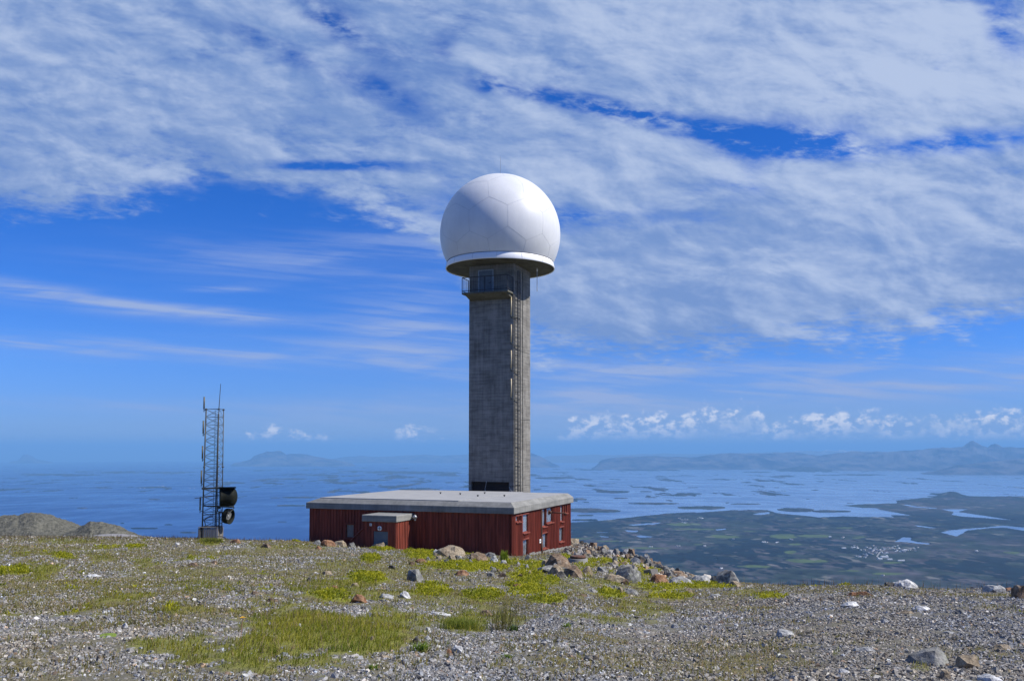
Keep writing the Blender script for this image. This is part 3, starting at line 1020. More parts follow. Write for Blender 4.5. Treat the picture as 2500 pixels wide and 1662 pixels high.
mountain('mountain', 33500, 3400, [(1900, 1150), (1940, 1136), (1966, 1125), (2002, 1111), (2040, 1106), (2079, 1102), (2120, 1103.5), (2155, 1103), (2190, 1101), (2217, 1098.5), (2278, 1095),
         (2320, 1093.5), (2348, 1092), (2358, 1085), (2368, 1077), (2376, 1075.5), (2386, 1081), (2398, 1088), (2410, 1092.5), (2420, 1085), (2430, 1081), (2440, 1086), (2449, 1092), (2500, 1092),
         (2600, 1088), (2800, 1096), (3200, 1120)], M['mountain'], 401)
mountain('mountain', 26500, 1800, [(2230, 1156), (2278, 1150), (2310, 1142), (2339, 1134), (2370, 1131), (2400, 1127), (2450, 1124), (2500, 1119), (2600, 1112), (2900, 1125), (3100, 1150)], M['mountain'], 411)
mountain('mountain', 34500, 2600, [(1440, 1140), (1455, 1131), (1470, 1122), (1490, 1117), (1530, 1114), (1565, 1113), (1640, 1114), (1700, 1116), (1730, 1111), (1784, 1106), (1850, 1107), (1900, 1105), (1950, 1105), (2000, 1112), (2040, 1122), (2080, 1140)], M['mountain'], 421)
mountain('mountain', 60000, 5000, [(1290, 1122), (1340, 1113), (1400, 1112), (1450, 1109), (1500, 1111), (1560, 1108), (1619, 1106), (1680, 1108), (1740, 1106), (1830, 1104), (1900, 1103), (1990, 1100), (2060, 1099), (2120, 1101), (2200, 1101), (2300, 1105), (2400, 1110)], M['snow'], 431)
mountain('mountain', 58000, 5000, [(760, 1128), (800, 1121), (850, 1114), (880, 1112), (930, 1115), (980, 1112), (1040, 1109), (1080, 1112), (1143, 1109), (1200, 1110), (1260, 1112), (1300, 1125)], M['mountain'], 441)
mountain('mountain', 42000, 2600, [(560, 1131), (585, 1128), (600, 1124), (613, 1119), (620, 1112), (628, 1110), (645, 1105), (652, 1101), (685, 1101), (692, 1105), (699, 1110), (712, 1106), (735, 1107), (748, 1109), (765, 1113), (790, 1118), (840, 1126), (870, 1131)], M['mountain'], 451)
mountain('mountain', 60000, 3000, [(20, 1127), (42, 1124), (48, 1119), (54, 1111), (60, 1108), (72, 1110), (80, 1113), (86, 1119), (100, 1123), (130, 1127)], M['mountain'], 461)
mountain('mountain', 38000, 2200, [(1180, 1138), (1230, 1120), (1270, 1106), (1293, 1104), (1305, 1108), (1318, 1113), (1332, 1121), (1348, 1130), (1370, 1138)], M['mountain'], 471)

# ------------------------------------------------------------------ station building and tower
U0 = Vector((-0.935, 0.355, 0))          # along the shaded long front, to the left
U0.normalize()
V0 = Vector((-U0.y, U0.x, 0)) * -1       # away from the camera along the sunlit end
if V0.y < 0:
    V0 = -V0
FC = Vector((0.139, 59.76, 0))           # outer corner of the roof edge
YAW = math.atan2(-U0.y, -U0.x)           # local +x points along -U0 (to the right)


def BL(u, v, z):
    """building coordinates to the world"""
    return FC + U0 * u + V0 * v + Vector((0, 0, z))


def frame(u, v, z):
    """matrix with x along U0, y along V0, at the given building point"""
    m4 = Matrix.Identity(4)
    m4.col[0][:3] = U0
    m4.col[1][:3] = V0
    m4.col[2][:3] = (0, 0, 1)
    m4.col[3][:3] = BL(u, v, z)
    return m4


def row_z(row, d):
    return float(ray(1250, row)[1]) * d


def px_v(px, off=0.0, u=0.2):
    """v of the point on the right-hand end wall plane (u = const) seen at column px"""
    k = float(ray(px, 1250)[0])
    o = FC + U0 * u - U0 * off
    return (k * o.y - o.x) / (V0.x - k * V0.y)


def px_u(px, v=0.2):
    k = float(ray(px, 1290)[0])
    o = FC + V0 * v
    return (k * o.y - o.x) / (U0.x - k * U0.y)


WU, WV = 16.55, 13.9       # roof outline
ZT, ZB = -4.02, -4.45      # roof edge top and bottom
ZR = -3.70                 # roof deck
IN = 0.22                  # wall set-back
GZ = -9.6                  # walls run below the ground


def sight(row, P):
    return float(ray(1250, row)[1]) * P.y


st = empty('station_building', BL(0, 0, -7.3), 'long low dark red boarded station building with pale flat roof on the rocky summit', 'building')
LOC = Matrix.Translation(-Vector(BL(0, 0, -7.3)))


def place(mb, name, m_, parent, loc=LOC):
    for v in mb.bm.verts:
        v.co = loc @ v.co
    return mb.build(name, m_, parent)


def fbox(mb, fr, x0, x1, y0, y1, z0, z1, bevel=0.0):
    mb.box(x0, x1, y0, y1, z0, z1, fr, bevel)


F0 = frame(0, 0, 0)


def wall_cells(mb, fr, length, z0, z1, openings, th=0.2, axis='x'):
    """a wall made of panels round its openings; openings = (s0, s1, z0, z1)"""
    ss = sorted({0, length} | {o_[0] for o_ in openings} | {o_[1] for o_ in openings})
    for s0, s1 in zip(ss[:-1], ss[1:]):
        mid = (s0 + s1) / 2
        cuts = sorted([(o_[2], o_[3]) for o_ in openings if o_[0] < mid < o_[1]])
        z = z0
        for c0, c1 in cuts + [(z1, z1)]:
            if c0 > z:
                if axis == 'x':
                    fbox(mb, fr, s0, s1, 0, th, z, c0)
                else:
                    fbox(mb, fr, 0, th, s0, s1, z, c0)
            z = max(z, c1)


def battens(mb, fr, length, z0, z1, openings, step, w_, d, axis='x', seed=1):
    rnd = random.Random(seed)
    n = int(length / step)
    for i in range(n + 1):
        s = i * length / n
        s0, s1 = max(0, s - w_ / 2), min(length, s + w_ / 2)
        cuts = sorted([(o_[2] - 0.10, o_[3] + 0.10) for o_ in openings if o_[0] - 0.06 < s < o_[1] + 0.06])
        z = z0
        dj = d * rnd.uniform(0.85, 1.1)
        for c0, c1 in cuts + [(z1, z1)]:
            if c0 > z + 0.02:
                if axis == 'x':
                    fbox(mb, fr, s0, s1, -dj, -0.001, z, c0)
                else:
                    fbox(mb, fr, -dj, -0.001, s0, s1, z, c0)
            z = max(z, c1)


# openings in the front (u, from the right corner) and in the sunlit end (v)
def endwin(c0, c1, r0, r1):
    """crop coordinates of the photograph's end wall -> (v0, v1, z0, z1)"""
    p0, p1 = 1060 + c0 / 6.553, 1060 + c1 / 6.553
    v0, v1 = px_v(p0, 0, IN), px_v(p1, 0, IN)
    y_ = BL(IN, (v0 + v1) / 2, 0).y
    return (v0 - IN, v1 - IN, sight(1180 + r1 / 6.553, Vector((0, y_, 0))), sight(1180 + r0 / 6.553, Vector((0, y_, 0))))


WIN = {
    'louvre_near_a': endwin(1300, 1340, 520, 605), 'louvre_near_b': endwin(1348, 1385, 510, 600),
    'near_top': endwin(1412, 1495, 490, 775), 'near_low': endwin(1415, 1497, 893, 1155),
    'mid_top': endwin(1722, 1782, 405, 680), 'mid_top2': endwin(1786, 1888, 380, 620),
    'mid_low': endwin(1722, 1796, 795, 1030),
    'far_top': endwin(2015, 2052, 345, 600), 'louvre_far_a': endwin(2066, 2082, 335, 470), 'louvre_far_b': endwin(2096, 2116, 328, 462),
    'far_low': endwin(1995, 2057, 700, 922)}
ends = list(WIN.values())
LV = WV - 2 * IN
LU = WU - 2 * IN
ZW = ZB + 0.02
fu0, fu1 = px_u(864, IN) - IN, px_u(845, IN) - IN
yf = BL((fu0 + fu1) / 2, 0, 0).y
FWIN = (fu0, fu1, row_z(1313, yf), row_z(1280, yf))
FEnd = frame(IN, IN, 0)

mb = MB()
wall_cells(mb, FEnd, LU, GZ, ZW, [FWIN], 0.2, 'x')
for s, (o0) in enumerate([0]):
    battens(mb, FEnd, LU, GZ, ZW - 0.03, [FWIN], 0.25, 0.055, 0.045, 'x', 3)
place(mb, 'front_wall', M['red'], st)
mb = MB()
FE2 = frame(IN, IN + 0.0, 0)
# end wall panels start behind the front wall's thickness
wall_cells(mb, FE2, LV, GZ + 0.01, ZW - 0.004, [(max(a_, 0.22), b_, c_, d_) for a_, b_, c_, d_ in ends], 0.2, 'y')
battens(mb, FE2, LV, GZ, ZW - 0.03, ends, 0.235, 0.06, 0.06, 'y', 4)
place(mb, 'end_wall', M['red'], st)
mb = MB()
fbox(mb, frame(IN + 0.21, IN + LV - 0.2, 0), 0, LU - 0.21, 0, 0.2, GZ, ZW)
fbox(mb, frame(IN + LU - 0.2, IN + 0.21, 0), 0, 0.2, 0, LV - 0.42, GZ, ZW)
battens(mb, frame(IN + LU, IN, 0), LV, GZ, ZW - 0.03, [], 0.25, 0.055, -0.045, 'y', 5)
place(mb, 'rear_wall', M['red'], st)
mb = MB()
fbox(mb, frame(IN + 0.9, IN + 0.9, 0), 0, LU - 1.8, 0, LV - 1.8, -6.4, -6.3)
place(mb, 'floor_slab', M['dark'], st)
# concrete plinth proud of the end wall at its far end
mb = MB()
for k in range(9):
    v_a = 3.2 + k * (LV - 3.2) / 9
    v_b = 3.2 + (k + 1) * (LV - 3.2) / 9
    pm = BL(IN, IN + (v_a + v_b) / 2, 0) - U0 * 0.4
    gz_ = float(H(pm.x, pm.y)) + 0.16
    fbox(mb, FE2, -0.10, -0.062, v_a, v_b, GZ, gz_)
place(mb, 'plinth', M['slab'], st)

# roof: slab edge, sloping rim and deck
mb = MB()
c = 0.34
P = [(0, 0), (WU, 0), (WU, WV), (0, WV)]
Q = [(c, c), (WU - 0.9, c), (WU - 0.9, WV - c), (c, WV - c)]
bmv = mb.bm.verts
lo = [bmv.new(BL(u, v, ZB)) for u, v in P]
hi = [bmv.new(BL(u, v, ZT)) for u, v in P]
inn = [bmv.new(BL(u, v, ZR)) for u, v in Q]
for i in range(4):
    j = (i + 1) % 4
    mb.bm.faces.new((lo[i], lo[j], hi[j], hi[i]))
    mb.bm.faces.new((hi[i], hi[j], inn[j], inn[i]))
mb.bm.faces.new(lo[::-1])
mb.bm.faces.new(inn)
bmesh.ops.bevel(mb.bm, geom=[e for e in mb.bm.edges], offset=0.015, segments=1, affect='EDGES')
roof = place(mb, 'roof', M['slab'], st)
mb = MB()   # felt deck with its raised seam near the front edge and a slight fall
r_ = frame(0, 0, 0)
mb.prism([BL(4.3, c + 0.05, ZR + 0.004), BL(WU - 0.95, c + 0.05, ZR + 0.004), BL(WU - 0.95, WV - c, ZR + 0.004), BL(4.3, WV - c, ZR + 0.004)], (0, 0, 0.055))
mb.prism([BL(c + 0.04, c + 0.12, ZR + 0.003), BL(4.295, c + 0.12, ZR + 0.003), BL(4.295, WV - c, ZR + 0.003), BL(c + 0.04, WV - c, ZR + 0.003)], (0, 0, 0.012))
place(mb, 'roof_deck', M['roof'], roof)
for u, v in ((5.0, 5.5), (7.4, 7.6), (3.2, 6.4), (9.4, 8.2), (6.1, 9.5)):
    mb = MB()
    mb.tube(BL(u, v, ZR + 0.06), BL(u, v, ZR + 0.16), 0.05, 8)
    mb.tube(BL(u, v, ZR + 0.16), BL(u, v, ZR + 0.19), 0.09, 8)
    place(mb, 'roof_vent', M['black'], roof)
# patch of rough render on the front roof edge
mb = MB()
for k in range(14):
    u = 5.1 + k * 0.1
    mb.box(u, u + 0.11, -0.012 - 0.004 * (k % 3), 0.0, ZT - 0.08 - 0.15 * abs(math.sin(k * 1.7)) - 0.12, ZT - 0.05 - 0.02 * (k % 4), F0)
place(mb, 'mortar_patch', M['slab'], roof)


def window(fr, op, axis, kind, parent, sill=True, head=True):
    """frame, pane, sill and curtain of one window as parts"""
    s0, s1, z0, z1 = op
    f_ = 0.045

    def B(mb_, a0, a1, d0, d1, b0, b1):
        if axis == 'x':
            fbox(mb_, fr, a0, a1, d0, d1, b0, b1)
        else:
            fbox(mb_, fr, d0, d1, a0, a1, b0, b1)
    mb_ = MB()
    for a0, a1, b0, b1 in ((s0 - 0.05, s0, z0 - 0.03, z1), (s1, s1 + 0.05, z0 - 0.03, z1)):
        B(mb_, a0, a1, -0.03 if a0 < s0 else -0.062, 0.012, b0, b1)
    if head:
        B(mb_, s0 - 0.08, s1 + 0.12, -0.085, 0.01, z1, z1 + 0.09)
    B(mb_, s0 + 0.001, s0 + f_, 0.014, 0.06, z0, z1)
    B(mb_, s1 - f_, s1 - 0.001, 0.014, 0.06, z0, z1)
    B(mb_, s0 + f_, s1 - f_, 0.014, 0.06, z0, z0 + f_)
    B(mb_, s0 + f_, s1 - f_, 0.014, 0.06, z1 - f_, z1)
    wf_ = place(mb_, 'window', M['redtrim'], parent)
    if sill:
        mb_ = MB()
        B(mb_, s0 - 0.09, s1 + 0.09, -0.16, 0.02, z0 - 0.10, z0 - 0.031)
        place(mb_, 'sill', M['redtrim'], wf_)
    mb_ = MB()
    B(mb_, s0 + f_, s1 - f_, 0.030, 0.036, z0 + f_, z1 - f_)
    place(mb_, 'pane', M['glass'], wf_)
    mb_ = MB()
    if kind == 'blind':
        n = int((z1 - z0) / 0.06)
        for i in range(n):
            zz_ = z0 + (i + 0.5) * (z1 - z0) / n
            q = [(s0 + 0.03, 0.062, zz_ + 0.024), (s1 - 0.03, 0.062, zz_ + 0.024), (s1 - 0.03, 0.084, zz_ - 0.024), (s0 + 0.03, 0.084, zz_ - 0.024)]
            pts = [fr @ Vector((a, b_, c_)) if axis == 'x' else fr @ Vector((b_, a, c_)) for a, b_, c_ in q]
            mb_.prism(pts, (0, 0, -0.008))
        place(mb_, 'blind', M['curtain'], wf_)
    elif kind == 'curtain':
        n = 26
        L, L2 = [], []
        for i in range(n + 1):
            t_ = i / n
            s = s0 + 0.03 + (s1 - s0 - 0.06) * t_
            dep = 0.12 + 0.035 * math.sin(t_ * 19) + 0.015 * math.sin(t_ * 43)
            gather = 0.12 * math.sin(t_ * 7)
            a_ = (s, dep, z1 - 0.01)
            b_ = (s + gather * 0.3, dep + 0.03, z0 + 0.02)
            L.append(mb_.bm.verts.new(fr @ (Vector(a_) if axis == 'x' else Vector((a_[1], a_[0], a_[2])))))
            L2.append(mb_.bm.verts.new(fr @ (Vector(b_) if axis == 'x' else Vector((b_[1], b_[0], b_[2])))))
        for i in range(n):
            mb_.bm.faces.new((L[i], L[i + 1], L2[i + 1], L2[i]))
        bmesh.ops.solidify(mb_.bm, geom=mb_.bm.faces[:], thickness=0.006)
        place(mb_, 'curtain', M['curtain'], wf_)
    else:
        mb_.bm.free()
    return wf_


for k_, kind in (('near_top', 'blind'), ('near_low', 'curtain'), ('mid_top', 'curtain'), ('mid_top2', 'curtain'), ('mid_low', 'curtain'), ('far_top', 'blind'), ('far_low', 'curtain')):
    window(FE2, WIN[k_], 'y', kind, st)
for k_ in ('louvre_near_a', 'louvre_near_b', 'louvre_far_a', 'louvre_far_b'):
    window(FE2, WIN[k_], 'y', 'blind' if k_ == 'louvre_near_a' else '', st, head=True)
# backing so that nothing shines through the building
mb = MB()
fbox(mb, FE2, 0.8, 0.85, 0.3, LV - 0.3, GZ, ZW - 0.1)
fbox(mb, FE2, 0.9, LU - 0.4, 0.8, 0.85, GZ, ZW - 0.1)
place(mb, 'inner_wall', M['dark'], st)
window(FEnd, FWIN, 'x', 'curtain', st)

# drainpipe, sign, wall lamp bracket
mb = MB()
pv_ = px_v(1319, 0, IN)
mb.tube(BL(IN - 0.11, pv_, GZ), BL(IN - 0.11, pv_, ZB - 0.02), 0.05, 10)
mb.tube(BL(IN - 0.11, pv_, -8.5), BL(IN - 0.11, pv_, row_z(1310, BL(0, pv_, 0).y)), 0.085, 10)
place(mb, 'drainpipe', M['rust'], st)
mb = MB()
sv = px_v(1317.6, 0, IN)
sy = BL(0, sv, 0).y
fbox(mb, frame(IN, sv, 0), -0.10, -0.075, -0.30, 0.02, row_z(1324.5, sy), row_z(1315, sy))
sgn = place(mb, 'sign', M['sign'], st)
mb = MB()
z_ = (row_z(1324.5, sy) + row_z(1315, sy)) / 2
fbox(mb, frame(IN, sv, 0), -0.106, -0.1005, -0.24, -0.04, z_ - 0.02, z_ + 0.015)
fbox(mb, frame(IN, sv, 0), -0.1055, -0.1005, -0.16, -0.12, z_ - 0.07, z_ + 0.06)
place(mb, 'mark', M['ink'], sgn)
mb = MB()
lv = px_v(1060 + 1820 / 6.553, 0, IN)
ly = BL(0, lv, 0).y
lz = row_z(1180 + 462 / 6.553, ly)
a0 = BL(IN - 0.06, lv, lz)
mb.tube(a0, BL(IN - 0.12, lv, lz), 0.19, 16)
mb.tube(BL(IN - 0.12, lv, lz), BL(IN - 0.30, lv, lz), 0.11, 14)
mb.tube(BL(IN - 0.30, lv, lz), BL(IN - 1.30, lv, lz - 0.02), 0.05, 10)
mb.tube(BL(IN - 1.30, lv, lz - 0.02), BL(IN - 1.42, lv, lz - 0.12), 0.065, 10, 0.075)
mb.tube(BL(IN - 1.42, lv, lz - 0.12), BL(IN - 1.46, lv, lz - 0.02), 0.05, 10)
place(mb, 'wall_bracket', M['rust'], st)

# ---- porch
PU0 = 7.51
px_r = px_u(1011, IN)
PU0, PU1, PD = px_r, px_r + 2.72, 2.62
PZT, PZB = row_z(1258.6, 60.2), row_z(1275, 60.2)
porch = frame(PU0, IN - PD, 0)
mb = MB()
fbox(mb, porch, 0, PU1 - PU0, 0, PD - 0.05, PZB, PZT, 0.03)
proof = place(mb, 'porch_roof', M['slab'], st)
mb = MB()
dx0 = px_u(947.8, IN - PD + 0.15) - PU0 - 0.1
dx1 = px_u(911.8, IN - PD + 0.15) - PU0 - 0.1
PF = frame(PU0 + 0.10, IN - PD + 0.12, 0)
PL = PU1 - PU0 - 0.2
dop = (dx0, dx1, -8.3, row_z(1297, 60.6))
wall_cells(mb, PF, PL, GZ, PZB, [dop], 0.12, 'x')
battens(mb, PF, PL, GZ, PZB - 0.01, [dop], 0.25, 0.055, 0.04, 'x', 8)
fbox(mb, PF, 0, 0.12, 0.121, PD - 0.2, GZ, PZB)
fbox(mb, PF, PL - 0.12, PL, 0.121, PD - 0.2, GZ, PZB)
battens(mb, PF, PD - 0.25, GZ, PZB - 0.01, [], 0.235, 0.06, 0.05, 'y', 9)
place(mb, 'porch', M['red'], st)
mb = MB()
fbox(mb, PF, dx0 + 0.02, dx1 - 0.02, 0.05, 0.10, -8.3, dop[3] - 0.02)
dr = place(mb, 'door', M['door'], st)
mb = MB()
mb.tube(PF @ Vector((dx0 + 0.12, 0.04, -6.35)), PF @ Vector((dx0 + 0.12, -0.03, -6.35)), 0.025, 8)
mb.tube(PF @ Vector((dx0 + 0.12, -0.03, -6.35)), PF @ Vector((dx0 + 0.25, -0.03, -6.35)), 0.015, 8)
place(mb, 'handle', M['galv'], dr)
# round porthole with crossed bars above the door
ru = px_u(927.6, IN - PD + 0.12) - PU0 - 0.1
rz_ = row_z(1288.8, 60.9)
mb = MB()
q = PF @ Matrix.Translation((ru, -0.05, rz_)) @ Matrix.Rotation(PI / 2, 4, 'X')
mb.lathe([(0.16, -0.03), (0.17, 0.01), (0.145, 0.02), (0.0, 0.021)], n=24, M=q)
rw = place(mb, 'round_window', M['white'], st)
mb = MB()
fbox(mb, PF, ru - 0.155, ru + 0.155, -0.088, -0.074, rz_ - 0.014, rz_ + 0.014)
fbox(mb, PF, ru - 0.014, ru + 0.014, -0.0885, -0.0735, rz_ - 0.155, rz_ + 0.155)
place(mb, 'guard', M['black'], rw)
mb = MB()
nu = px_u(905.8, IN - PD + 0.12) - PU0 - 0.1
nz0 = row_z(1283.5, 60.9)
fbox(mb, PF, nu - 0.08, nu + 0.08, -0.06, -0.042, nz0, nz0 + 0.17)
sg = place(mb, 'sign', M['sign'], st)
mb = MB()
fbox(mb, PF, nu - 0.04, nu + 0.04, -0.064, -0.0605, nz0 + 0.05, nz0 + 0.12)
place(mb, 'mark', M['ink'], sg)
# sloping timber from the porch down past the small window
mb = MB()
A_ = BL(PU1 - 0.05, IN - 1.3, PZB - 0.03)
u_b = px_u(857, IN - 1.3)
B_ = BL(u_b, IN - 1.3, row_z(1311, BL(u_b, IN - 1.3, 0).y) - 0.25)
mb.tube(A_, B_, 0.07, 4)
mb.prism([A_ - Vector((0, 0, 0.05)), B_ - Vector((0, 0, 0.05)), B_ - Vector((0, 0, 1.5)), A_ - Vector((0, 0, 2.9))], V0 * 0.06)
place(mb, 'stair_cheek', M['red'], st)
# floodlight at the porch roof
mb = MB()
fl = BL(PU0 - 0.10, IN - 0.45, PZB + 0.22)
mb.tube(fl + U0 * 0.12, fl - U0 * 0.06, 0.03, 8)
mb.lathe([(0.0, -0.15), (0.11, -0.13), (0.15, 0.0), (0.13, 0.12), (0.0, 0.14)], c=fl - U0 * 0.18, n=16, M=Matrix.Rotation(0.9, 4, 'Y'))
mb.box(-0.05, 0.07, -0.05, 0.05, -0.25, -0.12, Matrix.Translation(fl - U0 * 0.2))
place(mb, 'floodlight', M['galv'], st)

# ------------------------------------------------------------------ the radar tower
TS = 4.25
T0 = Vector((0.16, 76.0, 0))


def TL(u, v, z):
    return T0 + U0 * u + V0 * v + Vector((0, 0, z))


def tframe(u, v, z=0):
    m4 = frame(0, 0, 0)
    m4.col[3][:3] = TL(u, v, z)
    return m4


tw = empty('radar_tower', TL(TS / 2, TS / 2, -8), 'tall square concrete tower carrying a white spherical radome, ladder up its sunlit side', 'radar tower')
TLOC = Matrix.Translation(-Vector(TL(TS / 2, TS / 2, -8)))


def tplace(mb, name, m_, parent=tw):
    return place(mb, name, m_, parent, TLOC)


TF = tframe(0, 0)
ZD = 16.2
mb = MB()
lev = [-10, row_z(1187, 76), row_z(1022.5, 76), row_z(852.5, 76), row_z(735, 76) + 0.9, ZD]
rz1, rz0 = row_z(1176.5, 76), -4.3
ux0, ux1 = 0.45, 4.0
for k, (a, b_) in enumerate(zip(lev[:-1], lev[1:])):
    g_ = 0.02
    if k == 1:      # this lift of concrete has the recess in its front
        fbox(mb, TF, 0, TS, 0.5, TS, a + g_, b_ - g_)
        fbox(mb, TF, 0, ux0, 0, 0.5, a + g_, b_ - g_)
        fbox(mb, TF, ux1, TS, 0, 0.5, a + g_, b_ - g_)
        fbox(mb, TF, ux0, ux1, 0, 0.5, rz1, b_ - g_)
    elif k == 0:
        fbox(mb, TF, 0, TS, 0.5, TS, a + g_, b_ - g_)
        fbox(mb, TF, 0, ux0, 0, 0.5, a + g_, b_ - g_)
        fbox(mb, TF, ux1, TS, 0, 0.5, a + g_, b_ - g_)
    else:
        fbox(mb, TF, 0, TS, 0, TS, a + g_, b_ - (g_ if k < 4 else 0))
    if k < 4:
        fbox(mb, TF, 0.03, TS - 0.03, 0.53 if k < 2 else 0.03, TS - 0.03, b_ - g_, b_ + g_)
        if k == 1:
            fbox(mb, TF, 0.03, TS - 0.03, 0.03, 0.53, b_ - g_, b_ + g_)
tplace(mb, 'shaft', M['concrete'])
mb = MB()
fbox(mb, TF, ux0 + 0.01, ux1 - 0.01, 0.35, 0.49, rz0, rz1 - 0.02)
fbox(mb, TF, ux0 + 0.01, ux1 - 0.01, 0.20, 0.26, rz0, -3.30)
tplace(mb, 'recess_panel', mat('dark_recess', (0.012, 0.010, 0.009), (0.035, 0.022, 0.015), 2, 0.8, stretch=(1, 1, 6)))  # panels coloured dark to paint in the shade of the open recess
mb = MB()
mb.path([TL(2.55, -0.02, rz1 + 0.05), TL(2.6, -0.03, -3.2), TL(2.68, -0.02, -3.5), TL(2.66, -0.05, -3.72)], 0.018)
tplace(mb, 'cable', M['galv'])
mb = MB()
mb.path([TL(0.42, -0.02, -3.3), TL(0.3, -0.05, -3.55), TL(0.1, -0.08, -3.75)], 0.03)
tplace(mb, 'cable', M['galv'])

TC = TL(TS / 2, TS / 2, 0)
# platform disc and rim
mb = MB()
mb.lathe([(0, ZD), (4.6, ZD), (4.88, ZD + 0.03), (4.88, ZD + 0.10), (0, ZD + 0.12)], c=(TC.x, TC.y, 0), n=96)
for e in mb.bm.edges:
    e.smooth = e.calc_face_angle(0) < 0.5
tplace(mb, 'platform', M['shadowed'])
mb = MB()
mb.lathe([(4.86, ZD + 0.0), (4.93, ZD - 0.04), (4.95, ZD + 0.02), (4.84, ZD + 0.50), (4.80, ZD + 0.56), (4.60, ZD + 0.64), (4.4, ZD + 0.64)], c=(TC.x, TC.y, 0), n=128)
for e in mb.bm.edges:
    if e.is_valid and len(e.link_faces) == 2:
        e.smooth = e.calc_face_angle(0) < 0.35
rim = tplace(mb, 'rim', M['white'])
for k in range(14):
    mb = MB()
    t_ = 2 * PI * k / 14 + 0.18
    for (r0, za), (r1, zb) in (((4.952, ZD), (4.846, ZD + 0.50)), ((4.806, ZD + 0.56), (4.60, ZD + 0.645))):
        d_ = Vector((math.cos(t_), math.sin(t_), 0))
        mb.tube(Vector((TC.x, TC.y, 0)) + d_ * r0 + Vector((0, 0, za)), Vector((TC.x, TC.y, 0)) + d_ * r1 + Vector((0, 0, zb)), 0.016, 5)
    tplace(mb, 'rim_joint', M['greyseam'], rim)

# radome
RS_ = 5.46
SC = Vector((TC.x, TC.y, 19.35))
mb = MB()
prof = []
n = 72
th0 = math.asin((ZD + 0.60 - SC.z) / RS_)
for i in range(n + 1):
    t_ = th0 + (PI / 2 - th0) * i / n
    prof.append((RS_ * math.cos(t_) if i < n else 0.0, RS_ * math.sin(t_)))
mb.lathe(prof, c=SC, n=144)
rad = tplace(mb, 'radome', M['radome'])
# panel joints: where lines of sight through the photographed joints meet the sphere's near side
J = dict(a=(400, 272), b=(425, 290), c=(625, 260), d=(635, 415), e=(820, 497), f=(825, 708), g=(620, 835), h=(438, 758), i=(435, 550), j=(300, 480),
         k=(180, 590), l=(178, 800), m=(310, 875), o=(325, 985), p=(645, 965), q=(1010, 850), r=(980, 955), s=(985, 435), t=(1175, 575), u=(1170, 785),
         v=(970, 280), w=(785, 205), x=(768, 172), y=(1262, 515), z=(1250, 910), ab=(1225, 1020), ac=(1328, 855), v2=(890, 212))
ED = 'a-b b-c c-d d-e e-f f-g g-h h-i i-d i-j j-k k-l l-m m-h m-o g-p f-q q-r q-u u-t t-s s-e s-v v-v2 v2-w c-w w-x t-y u-z z-ab z-ac'.split()


def on_sphere(p):
    D = Vector((0, 0, 0))
    a, e = ray(1040 + p[0] / 4.125, 380 + p[1] / 4.125)
    d_ = Vector((float(a), 1, float(e))).normalized()
    b_ = d_.dot(SC)
    disc = b_ * b_ - (SC.length_squared - RS_ ** 2)
    if disc > 0:
        return d_ * (b_ - math.sqrt(disc))
    q_ = d_ * b_ - SC
    return SC + q_.normalized() * RS_


JP = {k: (on_sphere(v) - SC).normalized() for k, v in J.items()}
mb = MB()
for e_ in ED:
    k0, k1 = e_.split('-')
    A_, B_ = JP[k0], JP[k1]
    n = 10
    pts = [SC + (A_ * (1 - i / n) + B_ * (i / n)).normalized() * (RS_ - 0.006) for i in range(n + 1)]
    mb.path(pts, 0.014, 5)
tplace(mb, 'panel_joint', M['greyseam'], rad)
mb = MB()
top_ = SC + Vector((0.02, 0, RS_))
mb.tube(top_ - Vector((0, 0, 0.05)), top_ + Vector((0, 0, 0.12)), 0.035, 8)
mb.tube(top_ + Vector((0, 0, 0.12)), top_ + Vector((0.0, 0, 1.85)), 0.016, 6, 0.010)
tplace(mb, 'lightning_rod', M['galv'])
mb = MB()
hx = Vector((2.26, 78.2, ZD))
mb.tube(hx, hx - Vector((0, 0, 0.25)), 0.07, 8)
mb.tube(hx - Vector((0, 0, 0.25)), hx - Vector((0, 0, 2.1)), 0.03, 8)
tplace(mb, 'hanging_antenna', M['white'])

# balcony with door
BD, BU = 1.5, 4.32
zf = row_z(707, 74.6)
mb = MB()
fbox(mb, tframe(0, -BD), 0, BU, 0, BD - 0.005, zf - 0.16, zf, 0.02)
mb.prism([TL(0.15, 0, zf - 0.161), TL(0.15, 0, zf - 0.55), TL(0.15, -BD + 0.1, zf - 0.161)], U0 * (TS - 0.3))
bal = tplace(mb, 'balcony', M['shadowed'])
zr = zf + 1.32
mb = MB()
post = [(0.03, -BD + 0.03), (BU / 2, -BD + 0.03), (BU - 0.03, -BD + 0.03), (0.03, -0.08), (BU - 0.03, -0.08)]
for u, v in post:
    mb.tube(TL(u, v, zf - 0.12), TL(u, v, zr), 0.035, 6)
for z_, r0 in ((zr, 0.035), (zf + 0.14, 0.028)):
    mb.path([TL(0.03, -0.08, z_), TL(0.03, -BD + 0.03, z_), TL(BU - 0.03, -BD + 0.03, z_), TL(BU - 0.03, -0.08, z_)], r0, 6)
k = 0.16
while k < BU - 0.1:
    mb.tube(TL(k, -BD + 0.03, zf + 0.14), TL(k, -BD + 0.03, zr), 0.010, 4)
    k += 0.16
for uu in (0.03, BU - 0.03):
    k = 0.2
    while k < BD - 0.1:
        mb.tube(TL(uu, -k, zf + 0.14), TL(uu, -k, zr), 0.010, 4)
        k += 0.2
tplace(mb, 'railing', M['black'], bal)
mb = MB()
fbox(mb, tframe(0, 0), 1.99, 3.27, -0.05, -0.004, zf + 0.02, zf + 2.1)
td = tplace(mb, 'door', M['door'])
mb = MB()
